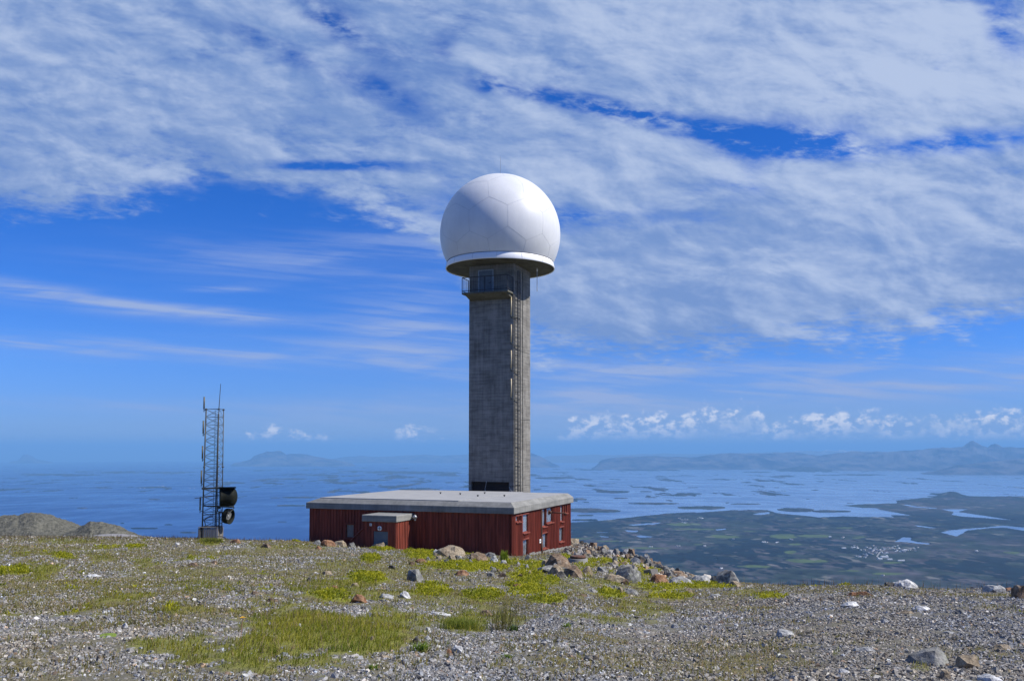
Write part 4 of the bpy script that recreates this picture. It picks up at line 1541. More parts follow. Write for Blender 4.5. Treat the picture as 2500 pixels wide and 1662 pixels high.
for q_ in ((1.90, 1.98, zf + 0.01, zf + 2.2), (3.28, 3.36, zf + 0.01, zf + 2.2), (1.981, 3.279, zf + 2.11, zf + 2.2)):
    fbox(mb, tframe(0, 0), q_[0], q_[1], -0.07, -0.004, q_[2], q_[3])
tplace(mb, 'door_frame', M['galv'], td)
mb = MB()
mb.tube(TL(2.12, -0.05, zf + 1.02), TL(2.12, -0.12, zf + 1.02), 0.03, 8)
mb.tube(TL(2.12, -0.12, zf + 1.02), TL(2.35, -0.12, zf + 0.98), 0.025, 8)
tplace(mb, 'handle', M['black'], td)

# ladder on the sunlit face, cable run and whip aerials at its corner
lo_v, hi_v, off = 0.42, 0.92, 0.24
mb = MB()
for v in (lo_v, hi_v):
    mb.tube(TL(-off, v, -3.9), TL(-off, v, ZD - 0.6), 0.048, 6)
z_ = -3.6
while z_ < ZD - 0.8:
    mb.tube(TL(-off, lo_v, z_), TL(-off, hi_v, z_), 0.020, 5)
    z_ += 0.33
z_ = -3.2
while z_ < ZD - 0.5:
    for v in (lo_v, hi_v):
        mb.tube(TL(0, v, z_), TL(-off, v, z_), 0.026, 5)
    z_ += 1.62
mb.tube(TL(-off - 0.03, (lo_v + hi_v) / 2 + 0.1, -3.8), TL(-off - 0.03, (lo_v + hi_v) / 2 + 0.1, ZD - 0.5), 0.022, 5)
tplace(mb, 'ladder', M['black'])
mb = MB()
mb.tube(TL(-0.03, 2.15, -4.2), TL(-0.03, 2.15, ZD - 0.4), 0.022, 6)
z_ = -4
while z_ < ZD - 0.5:
    fbox(mb, tframe(0, 2.15), -0.05, -0.001, -0.045, 0.045, z_, z_ + 0.03)
    z_ += 0.42
mb.tube(TL(-0.05, 0.10, -3.9), TL(-0.05, 0.10, zf - 0.1), 0.03, 6)
tplace(mb, 'cable_run', M['mast'])
for r0, r1, rb in ((724.8, 769, 773), (791.8, 834, 843), (855, 899, 905), (923.9, 968, 974)):
    zt, zb_, zz_ = row_z(r0, 75.8), row_z(r1, 75.8), row_z(rb, 75.8)
    mb = MB()
    mb.tube(TL(0.16, -0.22, zb_), TL(0.16, -0.22, zt), 0.055, 10)
    an = tplace(mb, 'whip_aerial', M['tan'])
    mb = MB()
    mb.tube(TL(0.16, -0.22, zb_ - 0.25), TL(0.16, -0.22, zb_ + 0.03), 0.045, 8)
    mb.path([TL(0.16, -0.22, zb_ - 0.12), TL(-0.12, -0.2, zz_ - 0.02), TL(-0.14, 0.3, zz_ - 0.02), TL(-off - 0.04, hi_v, zz_ - 0.03)], 0.035, 6)
    tplace(mb, 'bracket', M['mast'], an)

# ------------------------------------------------------------------ lattice mast
MX = float(ray(516, 1300)[0]) * 70
MY = 70.0
mz0 = row_z(1287.5, 70)
mz1 = row_z(998.5, 70)
gz_m = float(H(MX, MY))
ms = empty('lattice_mast', (MX, MY, gz_m), 'thin dark steel lattice mast with aerials standing left of the red building', 'mast')
MLOC = Matrix.Translation(-Vector((MX, MY, gz_m)))


def mp_(x, y, z):
    return Vector((MX + x, MY + y, z))


def mplace(mb, name, m_, parent=ms):
    return place(mb, name, m_, parent, MLOC)


s_px = 70 / F
wl, wr = -20.5 * s_px, 18.5 * s_px
legs = [(-0.64, -0.25), (0.52, -0.35), (0.62, 0.62)]


def lg(k, z):
    t_ = (z - mz0) / (mz1 - mz0)
    f_ = 1 - 0.10 * t_
    lean = 0.03 * t_
    return mp_(legs[k][0] * f_ + lean, legs[k][1] * f_, z)


mb = MB()
for k in range(3):
    mb.tube(lg(k, mz0), lg(k, mz1 + 0.05), 0.055 if k == 0 else 0.035, 8)
nb = 15
for i in range(nb + 1):
    z_ = mz0 + (mz1 - mz0) * i / nb
    for a, b_ in ((0, 1), (1, 2), (2, 0)):
        mb.tube(lg(a, z_), lg(b_, z_), 0.018, 5)
        if i < nb:
            z2_ = mz0 + (mz1 - mz0) * (i + 1) / nb
            mb.tube(lg(a, z_ + 0.03), lg(b_, z2_ - 0.03), 0.012, 4)
            mb.tube(lg(b_, z_ + 0.03), lg(a, z2_ - 0.03), 0.012, 4)
for z_ in (mz1, mz0 + (mz1 - mz0) * 0.51):
    for k in range(3):
        mb.tube(lg(k, z_) - Vector((0, 0, 0.06)), lg(k, z_) + Vector((0, 0, 0.04)), 0.09, 8)
mplace(mb, 'lattice', M['mast'])
mb = MB()
for xx in (0.14, 0.42):
    mb.tube(mp_(xx, -0.1, mz0), mp_(xx, -0.1, mz1 - 0.1), 0.015, 5)
z_ = mz0 + 0.2
while z_ < mz1 - 0.2:
    mb.tube(mp_(0.14, -0.1, z_), mp_(0.42, -0.1, z_), 0.010, 4)
    z_ += 0.3
mplace(mb, 'ladder', M['mast'])
mb = MB()
mb.tube(mp_(0.22, 0.2, mz0), mp_(0.30, 0.2, mz1 - 0.35), 0.045, 8)
mplace(mb, 'cable_bundle', M['black'])
mb = MB()
top1 = lg(1, mz1)
mb.tube(top1, top1 + Vector((0.10, 0, 2.0)), 0.032, 6, 0.02)
mplace(mb, 'whip_aerial', M['mast'])
# five stub aerials down the left side (crop columns -> metres)
for cx_, r0, r1 in ((345 / 7.13 + 450, 920 + 350 / 7.13, 920 + 562 / 7.13), (331 / 7.13 + 450, 920 + 763 / 7.13, 920 + 985 / 7.13), (317 / 7.13 + 450, 920 + 1198 / 7.13, 920 + 1420 / 7.13),
                    (312 / 7.46 + 450, 1120 + 205 / 7.46, 1120 + 442 / 7.46), (289 / 7.46 + 450, 1120 + 688 / 7.46, 1120 + 930 / 7.46)):
    zt, zb_ = row_z(r0, 70), row_z(r1, 70)
    xx = float(ray(cx_, (r0 + r1) / 2)[0]) * 69.75 - MX
    mb = MB()
    mb.tube(mp_(xx, -0.25, zb_), mp_(xx, -0.25, zt), 0.062, 10)
    an = mplace(mb, 'stub_aerial', M['olive'])
    mb = MB()
    mb.tube(mp_(xx, -0.25, zb_ - 0.22), mp_(xx, -0.25, zb_ + 0.02), 0.03, 6)
    mb.tube(mp_(xx, -0.25, zb_ - 0.12), lg(0, zb_ - 0.03), 0.028, 6)
    mplace(mb, 'arm', M['mast'], an)


def mc(cx_, cy_, y=0.0):
    """crop-of-mast coordinates to the world at depth offset y"""
    D = MY + y
    a, e = ray(450 + cx_ / 7.46, 1120 + cy_ / 7.46)
    return Vector((float(a) * D, D, float(e) * D))


# platform with ice shield
mb = MB()
mb.path([mc(318, 530, -0.4), mc(640, 522, -0.4), mc(940, 518, -0.4)], 0.045, 6)
mb.path([mc(318, 545, 0.5), mc(940, 525, 0.5)], 0.045, 6)
mb.path([mc(330, 548, -0.4), mc(660, 610, -0.4)], 0.035, 6)
mb.path([mc(345, 850, -0.4), mc(900, 862, -0.4)], 0.04, 6)
mb.path([mc(345, 856, 0.4), mc(900, 880, 0.4)], 0.04, 6)
mb.path([mc(655, 530, -0.1), mc(655, 850, -0.1)], 0.075, 8)
mb.path([mc(190, 715, -0.4), mc(400, 690, -0.4), mc(640, 662, -0.2)], 0.03, 6)
mb.path([mc(900, 850, -0.4), mc(905, 890, 0), mc(780, 1030, -0.5)], 0.03, 6)
mb.path([mc(345, 1020, -0.3), mc(520, 1000, -0.3), mc(700, 975, -0.2)], 0.035, 6)
mb.path([mc(375, 1105, -0.3), mc(410, 1075, -0.3), mc(460, 1055, -0.3), mc(520, 1045, -0.3)], 0.04, 6)
mb.path([mc(360, 1100, -0.3), mc(395, 1240, -0.3)], 0.035, 6)
mb.path([mc(635, 975, -0.2), mc(632, 1390, -0.2)], 0.06, 8)
mb.path([mc(640, 1080, -0.2), mc(700, 1020, -0.2)], 0.03, 6)
mb.path([mc(640, 1180, -0.2), mc(720, 1140, -0.2)], 0.03, 6)
mb.path([mc(590, 890, -0.3), mc(660, 890, -0.3)], 0.08, 8)
mb.path([mc(590, 900, -0.3), mc(620, 965, -0.3), mc(700, 970, -0.3)], 0.035, 6)
mplace(mb, 'outrigger', M['mast'])
mb = MB()
pts = [mc(620, 508, -0.75), mc(940, 506, -0.75), mc(940, 512, 0.85), mc(650, 514, 0.85)]
mb.prism([p - Vector((0, 0, 0)) for p in pts], (0, 0, -0.09))
mplace(mb, 'ice_shield', M['dish'])


def drum(name, c_, axis, rad_, depth, bulge, m_, feed):
    """parabolic drum aerial: open mouth towards axis, domed back"""
    A = Vector(axis).normalized()
    q_ = A.to_track_quat('Z', 'Y').to_matrix().to_4x4()
    mb_ = MB()
    prof_ = [(0.0, -bulge)]
    for i in range(1, 9):
        t_ = i / 8 * PI / 2
        prof_.append((rad_ * math.sin(t_), -bulge * math.cos(t_)))
    prof_ += [(rad_, depth * 0.5), (rad_, depth), (rad_ + 0.02, depth + 0.01), (rad_ - 0.03, depth + 0.01), (rad_ - 0.035, 0.02)]
    for i in range(7, 0, -1):
        t_ = i / 8 * PI / 2
        prof_.append(((rad_ - 0.035) * math.sin(t_), 0.03 - (bulge - 0.04) * math.cos(t_)))
    prof_.append((0, -bulge + 0.05))
    mb_.lathe(prof_, c=c_, n=36, M=q_)
    d_ = mplace(mb_, name, m_)
    mb_ = MB()
    mb_.tube(c_ - A * bulge * 0.8, c_ + A * depth * 0.55, 0.03, 6)
    mb_.tube(c_ + A * depth * 0.35, c_ + A * depth * 0.6, 0.10, 12)
    mplace(mb_, 'feed_horn', M['galv'], d_)
    return d_


drum('drum_aerial', mc(850, 690, 0.1), (-1.0, -0.22, 0.0), 0.79, 0.70, 0.50, M['dish'], True)
mb = MB()
mb.prism([mc(668, 650, -0.45), mc(730, 650, -0.45), mc(728, 770, -0.45), mc(672, 760, -0.45)], (0, 0.16, 0))
mplace(mb, 'radio_unit', M['galv'])
drum('drum_aerial', mc(770, 1035, 0.0), (0.97, -0.24, -0.10), 0.60, 0.34, 0.22, M['dish'], True)
mb = MB()
mb.lathe([(0, 0), (0.30, 0.02), (0.42, 0.03)], c=mc(800, 1010, -0.05), n=20, M=Vector((0.97, -0.24, -0.1)).to_track_quat('Z', 'Y').to_matrix().to_4x4())
mplace(mb, 'reflector', mat('dull_reflector', (0.10, 0.105, 0.105), (0.16, 0.165, 0.165), 4, 0.6))
# timber box round the foot
mb = MB()
wid = 45 * s_px
n = 9
for i in range(n):
    x0 = -0.80 + i * wid / n
    hgt_ = mz0 + 0.03 * ((i * 7) % 3)
    if i == 1:
        continue
    mb.box(x0 + 0.012, x0 + wid / n - 0.012, -0.66, -0.62, gz_m - 0.5, hgt_, Matrix.Translation((MX, MY, 0)))
for i in range(8):
    y0 = -0.6 + i * 0.17
    mb.box(-0.84, -0.805, y0, y0 + 0.15, gz_m - 0.5, mz0, Matrix.Translation((MX, MY, 0)))
    mb.box(wid - 0.80, wid - 0.765, y0, y0 + 0.15, gz_m - 0.5, mz0, Matrix.Translation((MX, MY, 0)))
mb.box(-0.83, wid - 0.77, -0.68, 0.72, mz0 + 0.06, mz0 + 0.10, Matrix.Translation((MX, MY, 0)))
mplace(mb, 'timber_casing', M['wood'])
mb = MB()
mb.path([mc(600, 1410, -0.8), mc(690, 1412, -0.8), mc(735, 1432, -0.8), mc(770, 1462, -0.8)], 0.035, 6)
mplace(mb, 'ground_cable', M['black'])

# ------------------------------------------------------------------ manhole
mh = hit(1411, 1372)
mz_ = float(H(mh.x, mh.y))
mo = empty('manhole', (mh.x, mh.y, mz_), 'low round concrete shaft ring with rusty iron lid near the building corner', 'manhole')
rr_ = 47 / 2 / F * mh.y * 1.0
mb = MB()
mb.lathe([(rr_, -0.6), (rr_, 0.20), (rr_ - 0.02, 0.22), (rr_ - 0.14, 0.22), (rr_ - 0.14, -0.5)], n=40)
mb.build('ring', M['slab'], mo)
mb = MB()
mb.lathe([(0, 0.36), (rr_ - 0.22, 0.35), (rr_ - 0.12, 0.34), (rr_ - 0.10, 0.32), (rr_ - 0.10, 0.235), (rr_ - 0.2, 0.228), (0, 0.226)], n=40)
mb.build('lid', M['rust'], mo)

# ------------------------------------------------------------------ gravel heaps at the left
M['heap'] = mat('heap_gravel', (0.075, 0.075, 0.062), (0.15, 0.147, 0.122), 2.2, 0.95, bmp=0.8, spec=0.1, detail=8, bd=0.2)


def heap(D, T, prof, seed, m_, rough=0.24):
    pxs = [p[0] for p in prof]
    n = int((pxs[-1] - pxs[0]) * 0.9)
    px = np.linspace(pxs[0], pxs[-1], n)
    a, e = ray(px, np.interp(px, pxs, [p[1] for p in prof]))
    zc = e * D
    m = 90
    tt = np.linspace(-1, 1, m)
    Tt, I = np.meshgrid(tt, np.arange(n), indexing='ij')
    Yd = D + Tt * T
    Xd = a[I] * Yd
    gnd = base_h(Xd, Yd) - 0.6
    sh = np.clip(1 - np.abs(Tt) ** 1.35, 0, None)
    Zd = gnd + (np.maximum(zc[I], gnd) - gnd) * sh
    Zd = Zd + sh * (1 - sh ** 8) * rough * 5 * fbm(Xd / 5, Yd / 5, seed, 4) + rough * fbm(Xd / 0.8, Yd / 0.8, seed + 9, 4, 0.6)
    me_ = mesh_np('gravel_heap', np.stack([Xd, Yd, Zd], -1).reshape(-1, 3), grid_faces(m, n), m_, None, True)
    return link(me_, 'gravel_heap')


o = heap(135, 22, [(-420, 1300), (-300, 1268), (-180, 1262), (-60, 1266), (0, 1263), (28, 1258), (45, 1259), (60, 1254), (80, 1251.5), (95, 1252.5), (112, 1255), (135, 1262), (160, 1270), (190, 1282),
                   (215, 1290), (250, 1301), (300, 1311), (340, 1316)], 601, M['heap'])
tag(o, 'large grey gravel heap at the left edge, taller than the one beside it', 'gravel heap', 'gravel heaps behind the plateau')
o = heap(112, 9, [(150, 1312), (190, 1297), (205, 1286), (220, 1278), (245, 1275.5), (270, 1279), (290, 1285), (305, 1292), (330, 1302), (350, 1309), (370, 1314)], 611, M['heap'])
tag(o, 'smaller greenish gravel heap between the large heap and the lattice mast', 'gravel heap', 'gravel heaps behind the plateau')
o = heap(92, 5, [(212, 1313), (235, 1305), (262, 1302.5), (300, 1303), (325, 1305), (345, 1310), (356, 1314)], 621, mat('fine_grey_gravel', (0.2, 0.195, 0.2), (0.26, 0.255, 0.26), 3, 0.95, spec=0.1), 0.03)
tag(o, 'low flat pale grey gravel spread in front of the smaller heap', 'gravel heap', 'gravel heaps behind the plateau')

# ------------------------------------------------------------------ loose gravel: many small angular stones lying on the ground
rng = np.random.default_rng(7)


def scatter(n_by_band, amax=0.74, amin=-0.74):
    """random ground points: bands (y0, y1, number per square metre)"""
    xs, ys = [], []
    for y0, y1, dens_ in n_by_band:
        area = (amax - amin) / 2 * (y1 ** 2 - y0 ** 2)
        n = int(area * dens_)
        y = np.sqrt(rng.uniform(y0 ** 2, y1 ** 2, n))
        xs.append(rng.uniform(amin, amax, n) * y)
        ys.append(y)
    return np.concatenate(xs), np.concatenate(ys)


def in_building(x, y, m=0.1):
    rx, ry = x - FC.x, y - FC.y
    u = rx * U0.x + ry * U0.y
    v = rx * V0.x + ry * V0.y
    a = (u > IN - m) & (u < WU - IN + m) & (v > IN - m) & (v < WV - IN + m)
    b_ = (u > PU0 - m) & (u < PU1 + m) & (v > IN - PD - m) & (v < IN + m)
    c_ = (np.abs(x - MX) < 0.85) & (np.abs(y - MY) < 0.75)
    return a | b_ | c_


# unit stones: irregular hexahedra
cube = np.array([[-1, -1, -1], [1, -1, -1], [1, 1, -1], [-1, 1, -1], [-1, -1, 1], [1, -1, 1], [1, 1, 1], [-1, 1, 1]], float)
cf = np.array([[0, 3, 2, 1], [4, 5, 6, 7], [0, 1, 5, 4], [1, 2, 6, 5], [2, 3, 7, 6], [3, 0, 4, 7]])


def stones_mesh(x, y, z, size, col, flat=0.6):
    n = len(x)
    V = np.repeat(cube[None] * 0.58, n, 0)
    V = V * (1 + rng.uniform(-0.42, 0.28, V.shape))
    V[:, 4:, :2] *= rng.uniform(0.35, 0.9, (n, 1, 2))
    V[:, :, 0] *= rng.uniform(0.8, 1.5, (n, 1))
    V[:, :, 2] *= rng.uniform(0.35, 0.95, (n, 1)) * flat / 0.6
    # tilt and spin
    ax, ay, az = rng.normal(0, 0.35, n), rng.normal(0, 0.35, n), rng.uniform(0, 2 * PI, n)
    ca, sa = np.cos(ax)[:, None], np.sin(ax)[:, None]
    Yv, Zv = V[:, :, 1] * ca - V[:, :, 2] * sa, V[:, :, 1] * sa + V[:, :, 2] * ca
    Xv = V[:, :, 0]
    cb_, sb = np.cos(ay)[:, None], np.sin(ay)[:, None]
    Xv, Zv = Xv * cb_ + Zv * sb, -Xv * sb + Zv * cb_
    cc, sc = np.cos(az)[:, None], np.sin(az)[:, None]
    Xw, Yw = Xv * cc - Yv * sc, Xv * sc + Yv * cc
    P = np.stack([Xw, Yw, Zv], -1) * size[:, None, None]
    P += np.stack([x, y, z + size * 0.12], -1)[:, None, :]
    Fc = (cf[None] + (np.arange(n) * 8)[:, None, None]).reshape(-1, 4)
    cc_ = np.repeat(col[:, None, :], 8, 1) * (1 + rng.uniform(-0.08, 0.08, (n, 8, 1)))
    return P.reshape(-1, 3), Fc, cc_.reshape(-1, 3)


M['stones'] = mat_attr('loose_stone', 0.85, 0.3, 0.28, 60, 0.4, 0, 0.006)
gx_, gy_ = scatter([(7.5, 9, 250), (9, 13, 1050), (13, 18, 720), (18, 26, 370), (26, 38, 155), (38, 60, 46), (60, 95, 12)], 0.67, -0.67)
keep = ~in_building(gx_, gy_)
gx_, gy_ = gx_[keep], gy_[keep]
gz_ = H(gx_, gy_)
g1, g2 = plants(gx_, gy_, gz_)
vg = veg_general(gx_, gy_)
keep = rng.random(len(gx_)) > np.clip(0.9 * g1 + 0.93 * g2 + 0.55 * vg, 0, 0.96)
gx_, gy_, gz_ = gx_[keep], gy_[keep], gz_[keep]
n = len(gx_)
size = np.exp(rng.normal(0, 0.34, n)) * np.interp(gy_, [8, 14, 22, 34, 55, 95], [0.021, 0.022, 0.027, 0.036, 0.052, 0.08])
# patches of coarser stone to the right
coarse = sstep(fbm(gx_ / 1.6, gy_ / 1.8, 131, 3), 0.0, 0.5) * (0.4 + 0.8 * sstep(gx_ / gy_, 0.1, 0.3))
size *= 1 + 0.4 * coarse
size *= np.where(rng.random(n) < 0.02, 1.6, 1.0)
size = np.minimum(size, 0.05 + 0.0016 * gy_)
lum = np.exp(rng.normal(math.log(0.19), 0.42, n))
tint = rng.normal(0, 1, n)
col = np.stack([lum * (1.03 + 0.035 * tint), lum, lum * (0.96 - 0.05 * tint)], -1)
k_r = rng.random(n)
col[k_r < 0.04] *= np.array([1.15, 0.88, 0.68])
col[(k_r > 0.05) & (k_r < 0.12)] *= np.array([0.9, 0.97, 1.12])
col[k_r > 0.975] = np.array([0.44, 0.44, 0.42])
warm = sstep(fbm(gx_ / 3, gy_ / 5, 171, 3) + 0.25 * sstep(gy_, 30, 60), -0.1, 0.5)[:, None]
col = col * (1 - warm * np.array([0.0, 0.06, 0.16]))
col = np.clip(col, 0.02, 0.62)
PV, PF_, PC = stones_mesh(gx_, gy_, gz_, size, col)
# coarser pieces packed on the bank to the right of the building
ex, ey = scatter([(44, 96, 9.0)], 0.235, 0.06)
ez = H(ex, ey)
epx, epy = project(ex, ey, ez)
ridge_ = np.interp(epx, [1392, 1484, 1590, 1664, 1720], [1319, 1341, 1371, 1404, 1420])
_, e2_ = plants(ex, ey, ez)
kk = (~in_building(ex, ey, 0.25)) & (rng.random(len(ex)) < 0.15 + 0.85 * np.exp(-(np.maximum(epy - ridge_, 0) / 26) ** 2)) & (rng.random(len(ex)) > e2_)
ex, ey, ez = ex[kk], ey[kk], ez[kk]
ne = len(ex)
es = np.clip(0.16 * np.exp(rng.normal(0, 0.45, ne)), 0.05, 0.42)
el_ = np.exp(rng.normal(math.log(0.20), 0.35, ne))
ec = np.stack([el_ * 1.06, el_ * 0.98, el_ * 0.86], -1)
rr_k = rng.random(ne)
ec[rr_k < 0.12] *= np.array([1.2, 0.85, 0.6])
ev, ef, ecc = stones_mesh(ex, ey, ez, es, ec, 0.8)
PF_ = np.concatenate([PF_, ef + len(PV)])
PV = np.concatenate([PV, ev])
PC = np.concatenate([PC, ecc])
me = mesh_np('gravel', PV, PF_, M['stones'], PC)
tag(link(me, 'gravel'), 'grey crushed gravel strewn over the summit plateau', kind='stuff')
0 and print('gravel', n)

# ------------------------------------------------------------------ rocks one by one
M['rock'] = {}


def rockmat(name, c1, c2, c3, lich=0.35, sc=1.0):
    m_, t, b = newmat(name)
    co = objco(t)
    f1 = t.noise(co, 2.2 * sc, 6, 0.65)
    f2 = t.noise(co, 9 * sc, 6, 0.7)
    f3 = t.noise(co, 4.5 * sc, 5, 0.6, 0.6)
    cc = t.mix(t.ss(f1, 0.38, 0.62), c1 + (1,), c2 + (1,))
    cc = t.mix(t.m('MULTIPLY', t.ss(f3, 0.52, 0.64), lich), cc, c3 + (1,))
    cc = t.mix(1.0, cc, t.mix(t.ss(f2, 0.3, 0.7), (0.62, 0.62, 0.62, 1), (1.25, 1.25, 1.25, 1)), 'MULTIPLY')
    t.put(b.inputs['Base Color'], cc)
    b.inputs['Roughness'].default_value = 0.9
    b.inputs['Specular IOR Level'].default_value = 0.2
    bump(t, b, t.m('ADD', t.m('MULTIPLY', f1, 0.6), f2), 0.7, 0.05)
    return m_


RM = {
    'g': rockmat('grey_rock', (0.15, 0.148, 0.14), (0.25, 0.248, 0.235), (0.30, 0.31, 0.25), 0.5),
    'd': rockmat('dark_rock', (0.07, 0.068, 0.064), (0.14, 0.132, 0.12), (0.20, 0.2, 0.17), 0.35),
    'w': rockmat('white_rock', (0.40, 0.40, 0.40), (0.60, 0.60, 0.59), (0.24, 0.24, 0.23), 0.5),
    'p': rockmat('pale_rock', (0.27, 0.275, 0.275), (0.40, 0.40, 0.39), (0.17, 0.17, 0.16), 0.5),
    'o': rockmat('rusty_rock', (0.20, 0.095, 0.05), (0.31, 0.19, 0.115), (0.10, 0.055, 0.035), 0.4),
    'b': rockmat('brown_rock', (0.13, 0.09, 0.06), (0.23, 0.165, 0.11), (0.28, 0.26, 0.22), 0.4),
    't': rockmat('tan_rock', (0.24, 0.19, 0.13), (0.34, 0.28, 0.20), (0.20, 0.20, 0.17), 0.45),
}


def rock_mesh(w_, d_, h_, seed, sub=2, pts=15):
    rnd = random.Random(seed)
    bm = bmesh.new()
    for i in range(pts):
        t_ = rnd.uniform(0, 2 * PI)
        band = i % 3
        ct, st_ = math.cos(t_), math.sin(t_)
        sq = (abs(ct) ** 4 + abs(st_) ** 4) ** -0.25        # squarish outline
        if band == 0:
            zz_, r_ = rnd.uniform(0.72, 1.0), rnd.uniform(0.25, 0.68)
        elif band == 1:
            zz_, r_ = rnd.uniform(0.15, 0.7), rnd.uniform(0.68, 0.95)
        else:
            zz_, r_ = rnd.uniform(-0.5, 0.1), rnd.uniform(0.8, 1.0)
        r_ *= 0.5 + 0.5 * sq
        bm.verts.new((w_ / 2 * r_ * ct, d_ / 2 * r_ * st_, h_ * zz_))
    for t_ in (0, PI):
        bm.verts.new((w_ / 2 * math.cos(t_), rnd.uniform(-.2, .2) * d_, h_ * rnd.uniform(-0.1, 0.3)))
    r = bmesh.ops.convex_hull(bm, input=bm.verts[:])
    for v in [g for g in r['geom_interior'] if isinstance(g, bmesh.types.BMVert)]:
        if v.is_valid:
            bm.verts.remove(v)
    for v in bm.verts[:]:
        if not v.link_faces:
            bm.verts.remove(v)
    bmesh.ops.subdivide_edges(bm, edges=bm.edges[:], cuts=sub, use_grid_fill=True)
    bmesh.ops.triangulate(bm, faces=bm.faces[:])
    co_ = np.array([v.co[:] for v in bm.verts])
    s_ = max(w_, h_)
    nx = fbm(co_[:, 0] / s_ * 4 + co_[:, 2] / s_ * 3, co_[:, 1] / s_ * 4 + seed, seed, 3)
    ny_ = fbm(co_[:, 1] / s_ * 5 - co_[:, 2] / s_ * 4, co_[:, 0] / s_ * 5 + seed * 3, seed + 9, 3)
    for v, a, b_ in zip(bm.verts, nx, ny_):
        dirn = Vector((v.co.x / w_, v.co.y / d_, v.co.z / h_))
        if dirn.length > 1e-6:
            dirn.normalize()
        v.co += dirn * (float(a) * 0.055 + float(b_) * 0.045) * s_
    bmesh.ops.recalc_face_normals(bm, faces=bm.faces[:])
    me_ = bpy.data.meshes.new('rock')
    bm.to_mesh(me_)
    bm.free()
    return me_


def rock(px, py, w_, h_, kind, label, group=None, rot=0.0, dep=0.75, seed=None, hold=0.0):
    if h_ / w_ < 0.23:
        dep = 0.4
    elif w_ > 40:
        dep = 1.1
    P = hit(px, py)
    if in_building(P.x, P.y, 0.25):
        # keep it just in front of the wall
        for _ in range(60):
            P.y -= 0.15
            P.x = float(ray(px, py)[0]) * P.y
            if not in_building(P.x, P.y, 0.3):
                break
    s_ = P.y / F
    W, Hh = 1.04 * w_ * s_, 1.05 * h_ * s_
    sd_ = seed if seed is not None else int(px * 7 + py * 13) % 9973
    big_ = w_ > 26
    me_ = rock_mesh(W, W * dep, Hh, sd_, 2 if big_ else 1, 18 if big_ else 12)
    me_.materials.append(RM[kind])
    o_ = link(me_, 'rock')
    yb = P.y + W * dep * 0.25
    o_.location = (P.x * yb / P.y, yb, float(H(P.x * yb / P.y, yb)) - Hh * 0.06)
    o_.rotation_euler = (0, 0, rot)
    tag(o_, label, 'rock', group)
    return o_


